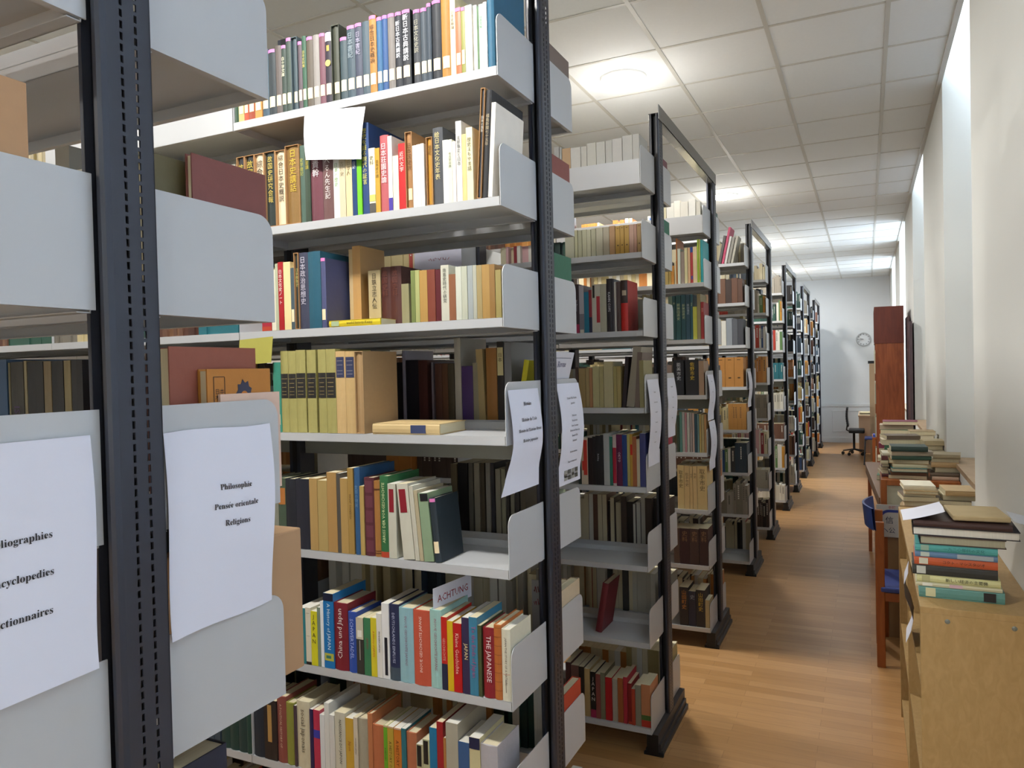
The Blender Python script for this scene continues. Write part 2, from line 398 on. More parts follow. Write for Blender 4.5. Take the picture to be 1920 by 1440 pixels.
# ---------------------------------------------------------------- books
def cname(h):
    r, g, b_ = [int(h[i:i+2], 16) for i in (0, 2, 4)]
    import colorsys
    hh, s, v = colorsys.rgb_to_hsv(r/255, g/255, b_/255); hh *= 360
    if s < .14:
        return 'black' if v < .2 else 'charcoal' if v < .36 else 'grey' if v < .62 else 'light grey' if v < .8 else 'white'
    if v < .19: return 'black'
    if s < .30 and v > .7: return 'cream' if 20 < hh < 75 else 'pale green' if hh < 170 and hh > 75 else 'pale blue' if 170 <= hh < 260 else 'pale pink'
    if hh < 12 or hh > 340: base = 'red' if s > .65 else 'maroon' if v < .5 else 'rose'
    elif hh < 30: base = 'brown' if v < .62 else 'orange' if s > .6 else 'tan'
    elif hh < 48: base = 'tan' if s < .6 and v > .55 else 'ochre' if v > .55 else 'brown'
    elif hh < 70: base = 'yellow' if v > .75 and s > .6 else 'olive'
    elif hh < 165: base = 'bright green' if v > .6 and s > .5 else 'green' if v > .4 else 'dark green'
    elif hh < 200: base = 'teal'
    elif hh < 255: base = 'blue' if v > .45 and s > .45 else 'navy' if s > .35 and v > .2 else 'slate'
    else: base = 'purple' if hh < 300 else 'plum'
    if base in ('brown', 'red', 'blue', 'olive') and v < .42: base = 'dark '+base
    return base
def deco(code, c):
    """bands on a spine: (z0, z1, x0, x1, colour) as fractions of height and width"""
    D = {'b': [(0, .15, 0, 1, '55524c'), (.18, .28, 0, 1, 'c8c86a')], 'n': [(0, .17, 0, 1, '4a3a9a')], 'o': [(.62, .86, .05, .95, 'b8763a')],
         'c': [(.05+.19*i, .2+.19*i, .12, .88, '6c3844') for i in range(5)], '2': [(.04, .05, 0, 1, '5a3418'), (.07, .08, 0, 1, '5a3418'), (.88, .9, 0, 1, '5a3418')],
         'r': [(0, .07, 0, 1, 'b8442c')], 'm': [(.62, .93, .15, .75, '8a1c2a')], 'g': [(.88, .99, .2, 1, '17181c')],
         '4': [(.42, .72, .02, .98, '2a2826'), (.655, .66, .1, .9, 'a08c5a'), (.60, .606, .2, .8, 'a08c5a'), (.55, .556, .2, .8, 'a08c5a'), (.50, .505, .2, .8, 'a08c5a'), (.46, .465, .2, .8, 'a08c5a')],
         '5': [(.68, .93, .08, .92, '343a5a'), (.83, .835, .2, .8, 'a09a8c'), (.88, .885, .2, .8, 'a09a8c'), (.76, .765, .2, .8, 'a09a8c'), (.72, .725, .2, .8, 'a09a8c')],
         't': [(.75, .95, 0, .5, '1c2830')], 'k': [(0, .05, 0, 1, '2a2422'), (.5, .505, .2, .8, '6a6050'), (.9, .905, .2, .8, '6a6050')], 'd': [(.9, 1, 0, 1, '141a34')],
         'y': [(.1, .2, .05, .95, 'b8b84a'), (.13, .17, .2, .7, '3a7a6a')], 'q': [(.62, 1, 0, 1, 'c8c0a8'), (.66, .78, .2, .8, 'e8e4d8'), (.25, .6, .45, .55, 'b8b0a0')],
         'v': [(.05, .55, .35, .75, '1c1c26')], 'w': [(0, .17, 0, 1, '44525e')], 'd2': [(0, .36, 0, 1, '222640')], '3': [(.12*i, .12*i+.004, 0, 1, '5a3014') for i in range(1, 9)],
         'e': [(.37, .375, .1, .9, 'b8503a'), (.12, .3, .45, .52, '6a6458')], 'Y': [(.3, .92, .3, .62, 'b08a50')], 'u': [(.55, .68, 0, 1, '3a3ca0')],
         'l': [(.98, 1, 0, 1, 'c8a890')], 'j': [(.6, .98, .1, .8, '1e1c1a'), (.3, .34, .1, .9, '3a3830')], 'i': [(.85, 1, 0, 1, '1c2244'), (0, .1, 0, 1, '1c1a20'), (.1, .18, 0, 1, 'a8202a')],
         '6': [(.28, .33, .35, .65, '4a3416'), (.9, .93, .3, .7, '5a4018')], 'p': [(.0, .18, 0, 1, 'a02850')], 'z': [(.4, 1, 0, 1, 'a8a4aa'), (0, .07, .1, .9, 'c8c0b0')],
         '7': [(.2, .75, .55, .95, 'a83038'), (.72, .98, .1, .35, '2a2c2c')], '8': [(0, .55, 0, 1, 'b8241c'), (.55, 1, 0, 1, '3a2c2a'), (.7, .8, .2, .8, 'b8a890')],
         '9': [(.2, .95, .35, .9, 'c0382c'), (.3, .5, .1, .35, 'c0382c')], 'R': [(.6, .8, .2, 1, 'b82418')], 'h': [(.05, .75, 0, 1, 'a01c34')],
         'G': [(.0, .16, 0, 1, 'b03224'), (.16, .28, 0, 1, '4a6a34')], 'J': [(.60, .93, .04, .96, 'c8bc8a')], 'b2': [(.85, 1, 0, 1, '2a4a9a'), (.1, .2, .2, .8, '3a4aa0')]}
    return D.get(code, [])
def book_mesh_parts(t, w, D, H, c, kind, flags, title=None, tcol=None, rot='', codes=()):
    cm = mat(c, .42 if kind == 'p' else .6, .06, 70 if kind != 'p' else 25, 0, .05 if kind == 'p' else .25)
    if 'F' in flags: cm = mat(c, .12, .05, 30, .0, .5, key='plastic')
    case = 0
    if kind == 'x':
        case = .0028
        cc = mat('a57c50', .8, .08, 30, 0, .05)
        if '0' in flags or (int(c[:2], 16) < 0x58 and int(c[:2], 16) > 0x40): cc = cm
        b = MB(); q = .0022
        b.box(0, q, 0, D, 0, H); b.box(w-q, w, 0, D, 0, H); b.box(q, w-q, 0, D, 0, q); b.box(q, w-q, 0, D, H-q, H); b.box(q, w-q, D-q, D, q, H-q)
        b.build('slipcase', cc, t)
    th = .0026 if kind in 'hx' else .0009
    x0, x1, z0, z1, y0, y1 = case, w-case, case, H-case, (.004 if case else 0), D-case
    bulge = min(.0045, (x1-x0)*.22) if kind in 'hx' else .0006
    nn = 7 if kind in 'hx' else 3
    outer = [(x0, y1)]+[(x0+(x1-x0)*i/(nn-1), y0+bulge*(1-math.sin(math.pi*i/(nn-1)))) for i in range(nn)]+[(x1, y1)]
    th = min(th, (x1-x0)*.25)
    inner = [(x0+th, y1)]+[(x0+th+(x1-x0-2*th)*i/(nn-1), y0+th+bulge) for i in range(nn)]+[(x1-th, y1)]
    b = MB(); m = len(outer)
    for i in range(m-1):
        a, c2, d, e = outer[i], outer[i+1], inner[i+1], inner[i]
        b.face([(a[0], a[1], z0), (c2[0], c2[1], z0), (c2[0], c2[1], z1), (a[0], a[1], z1)], 0, False)
        b.face([(d[0], d[1], z0), (e[0], e[1], z0), (e[0], e[1], z1), (d[0], d[1], z1)])
        b.face([(a[0], a[1], z1), (c2[0], c2[1], z1), (d[0], d[1], z1), (e[0], e[1], z1)])
        b.face([(e[0], e[1], z0), (d[0], d[1], z0), (c2[0], c2[1], z0), (a[0], a[1], z0)])
    for o_, i_ in ((outer[0], inner[0]), (inner[-1], outer[-1])):
        b.face([(i_[0], i_[1], z0), (o_[0], o_[1], z0), (o_[0], o_[1], z1), (i_[0], i_[1], z1)])
    b.build('cover', cm, t)
    e = .003 if kind in 'hx' else .0002
    b = MB(); b.box(x0+th, x1-th, y0+th+bulge, y1-e, z0+(e if kind in 'hx' else .0002), z1-e)
    b.build('page_block', PAGEW if int(c[:2], 16) > 0xd0 or kind == 'p' and w*1000 % 2 < 1 else PAGE, t)
    bands = []
    for code in codes: bands += deco(code, c)
    if 'W' in flags: bands += [(.86, .98, .05, .95, 'f2f0ee'), (.72, .80, .3, .7, 'c89a4a')]
    if bands:
        for j, (a, d, u, v, hc) in enumerate(bands):
            m_ = mat(hc, .5, .03, 30, 0, 0); b = MB()
            yo = y0-.0006-.00005*j
            for q in range(6):
                u0, u1 = u+(v-u)*q/6, u+(v-u)*(q+1)/6
                f0, f1 = bulge*(1-math.sin(math.pi*u0)), bulge*(1-math.sin(math.pi*u1))
                xa, xb = x0+(x1-x0)*u0, x0+(x1-x0)*u1; za, zb = z0+(z1-z0)*a, z0+(z1-z0)*d
                b.face([(xa, yo+f0, za), (xb, yo+f1, za), (xb, yo+f1, zb), (xa, yo+f0, zb)])
            b.build('spine_band', m_, t)
    if 'W' in flags:
        b = MB(); b.prism([(w/2+.40*w*math.cos(a), H*.55+.40*w*math.sin(a)) for a in [k*math.pi/8 for k in range(16)]], 'y', -.0009, -.0003); b.build('yellow_disc', mat('e8cc6a', .7, .02), t)
    def patch(nm, za, zb, fr, m_):
        b = MB(); k = 6
        for q in range(k):
            u0, u1 = (1-fr)/2+fr*q/k, (1-fr)/2+fr*(q+1)/k
            f0, f1 = bulge*(1-math.sin(math.pi*u0)), bulge*(1-math.sin(math.pi*u1)); xa, xb = x0+(x1-x0)*u0, x0+(x1-x0)*u1
            b.face([(xa, y0+f0-.0009, za), (xb, y0+f1-.0009, za), (xb, y0+f1-.0009, zb), (xa, y0+f0-.0009, zb)])
        b.build(nm, m_, t)
    if 'L' in flags: patch('spine_label', .024+.004*((w*1e5) % 2), .058+.006*((w*7e4) % 1), .74, LABEL)
    if 'P' in flags: patch('pink_tape', H-.011, H-.001, .9, PINK)
    if title:
        tm = mat(tcol, .7, .02, 30, 0, 0, key='ink'); cx = (x0+x1)/2; yy = y0-.0012
        if rot == 'v': lettering('title', title, tm, t, (cx, yy, H*.56), (0, 0, -1), (1, 0, 0), H*.66, w*(.62 if 'V' in flags else .42))
        elif rot == '^': lettering('title', title, tm, t, (cx, yy, H*.55), (0, 0, 1), (-1, 0, 0), H*.74, w*(.62 if 'B' in flags else .42))
        else:
            ln = min(.62, .09*len(title)+.08)
            lettering('title', title, tm, t, (cx, yy, H*(.94-ln/2)), (1, 0, 0), (0, 0, 1), w*.62, H*ln, True)
NBOOK = [0]
PALS = [['b9a878', 'a89868', 'c4b488', '9c8c60'], ['6a4a3a', '5a3a2e', '7c5a42', '4a3028'], ['26303a', '2c3c48', '3a4a58', '1f2630'], ['c8c4b4', 'd6d2c4', 'b8b4a4'],
        ['24443c', '2f5446', '1f3a36'], ['a83a2c', 'c8b898', '2a4a7a', 'd8d4c8', '3a3a3a', 'b8822c', '5a7a4a', 'e0dcd0'], ['8a8274', '7a7468', '9a9488'], ['b87a3a', 'a86a30', 'c08a48'],
        ['d8d4c8', 'c8a0a0', 'b8c8b0', 'c8c0a0', '8a2a34', '2a6a74'], ['3a2c28', '241e1c', '4a3c34']]
stuff = MB(); SM = [PAGE, PAGEW]; SMI = {}
def sm(c):
    if c not in SMI: SMI[c] = len(SM); SM.append(mat(c, .5, .06, 40, 0, 0))
    return SMI[c]
def strips(xm, w, ym, a_, b_, tc_, s, nseg=7):
    for j in range(nseg):
        za = a_+(b_-a_)*(j+.1)/nseg; zb_ = a_+(b_-a_)*(j+.75)/nseg
        q = [(xm-w*.15, ym, za), (xm+w*.15, ym, za), (xm+w*.15, ym, zb_), (xm-w*.15, ym, zb_)]
        stuff.face(q if s == -1 else q[::-1], tc_)
def mass_row(Ys, z, row):
    for (x, w, H, c, kind, o, back) in row:
        x, w, H = x/1000, w/1000, H/1000; mi = sm(c); D = max(.115, min(.2, H*.72)); title, tcol = parse(o)[:2]; lean = parse(o)[2]
        b0 = len(stuff.v); Y1 = Ys; Ys = Ys+rnd.uniform(0, .004)
        stuff.box(x, x+w-.0022, Ys, Ys+D, z+.0007, z+H, mats=[mi, 0, mi, 0, mi, mi])
        if title:
            vs, fs, tw, th_ = text_data(title, True); ln = H*min(.62, .1*len(title)+.1); sc = min(w*.6/tw, ln/th_); zc = z+H*.93-ln/2; n0 = len(stuff.v)
            stuff.v += [(x+w/2+v[0]*sc, Ys-.0008, zc+v[1]*sc) for v in vs]; tm_ = sm(tcol)
            for f in fs: stuff.f.append(tuple(n0+k_ for k_ in f)); stuff.m.append(tm_); stuff.sm.append(False)
        for code in parse(o)[3]:
            for (a, d, u, v, hc) in deco(code, c):
                stuff.box(x+w*u, x+w*v-.0009, Ys-.0006, Ys, z+H*a+.001, z+H*d, sm(hc))
        if lean:
            R_ = Matrix.Rotation(math.radians(lean), 3, 'Y'); p0 = Vector((x+(w if lean > 0 else 0), Ys, z+.0007))
            for i in range(b0, len(stuff.v)): stuff.v[i] = tuple(R_ @ (Vector(stuff.v[i])-p0)+p0)
        Ys = Y1
def parse(o):
    tt = re.search(r'T([^|]*)\|([0-9a-f]{6})', o); title = tcol = None
    if tt: title, tcol = tt.group(1), tt.group(2); o = o.replace(tt.group(0), '#')
    lean = 0; m_ = re.search(r'l(-?\d+)', o)
    if m_: lean = float(m_.group(1)); o = o.replace(m_.group(0), '')
    codes = re.findall(r'K(d2|b2|.)', o); o = re.sub(r'K(d2|b2|.)', '', o)
    if 'A' in o: lean = 8
    if 'w' in o: lean = 7
    rot = '^' if '^' in o else 'v' if ('v' in o or 'V' in o) else ''
    return title, tcol, lean, codes, rot, o
ORD = ['first', 'second', 'third', 'fourth', 'fifth', 'sixth', 'seventh', 'eighth', 'ninth', 'tenth', 'eleventh', 'twelfth', 'thirteenth', 'fourteenth', 'fifteenth', 'sixteenth', 'seventeenth', 'eighteenth', 'nineteenth', 'twentieth',
       '21st', '22nd', '23rd', '24th', '25th', '26th', '27th', '28th', '29th', '30th', '31st', '32nd', '33rd', '34th', '35th', '36th', '37th', '38th', '39th', '40th', '41st', '42nd', '43rd']
def shelf_row(Ys, z, row, where, group, face=-1):
    looks = []
    for (x, w, H, c, kind, o, back) in row:
        title, tcol, lean, codes, rot, fl = parse(o)
        sz = 'slim' if w < 18 else 'thick' if w > 38 else ''
        lk = (sz+' '+cname(c)+' '+{'h': 'hardback', 'p': 'paperback', 'x': 'slipcased book'}[kind]).strip()
        lat = title and title[0].isascii() and len(title.split()) <= 3
        ex = (' titled '+title if lat and 'INOUE' not in title and 'KAHN' not in title and 'VISSERING' not in title else ' leaning over' if lean else ' with cream spine label' if 'L' in fl else '')
        looks.append((lk, ex))
    n_ = len(row)
    for i, (x, w, H, c, kind, o, back) in enumerate(row):
        title, tcol, lean, codes, rot, fl = parse(o)
        lk, ex = looks[i]
        cand = []
        if sum(1 for q in looks if q == looks[i]) == 1: cand.append('%s%s, %s' % (lk, ex, where))
        lc = cname(row[i-1][3]) if i else None; rc = cname(row[i+1][3]) if i < n_-1 else None
        if lc and rc: cand.append('%s between %s and %s ones, %s' % (lk, lc, rc, where))
        elif rc: cand.append('%s, leftmost, beside %s one, %s' % (lk, rc, where))
        elif lc: cand.append('%s against the end panel, %s' % (lk, where))
        cand.append('%s, %s from the end panel, %s' % (lk, ORD[n_-1-i], where))
        if lc and rc:
            tw = [j for j in range(1, n_-1) if looks[j][0] == lk and cname(row[j-1][3]) == lc and cname(row[j+1][3]) == rc]
            if len(tw) > 1: cand = [q for q in cand if 'between' not in q]
        cand += [q.replace(' paperback', '').replace(' hardback', '').replace(' slipcased', '') for q in cand]
        lab = next((q for q in cand if len(q.replace('-', ' ').split()) <= 16 and q not in USED), cand[-1])
        D = max(.115, min(.21, H/1000*.72))
        t = thing('book', lab, 'book', (x/1000, Ys+back/1000, z+.0007), group=group)
        if back: D = min(D, .135)
        if lean:
            a = math.radians(lean)
            t.rotation_euler = (0, a, 0)
            t.location.z = z+.0007+(w/1000*math.sin(a) if a > 0 else 0.0)
        book_mesh_parts(t, max(w/1000*math.cos(math.radians(lean))-(.0022 if lean else .0008), .006), D, H/1000, c, kind, fl, title, tcol, rot, codes)
        NBOOK[0] += 1
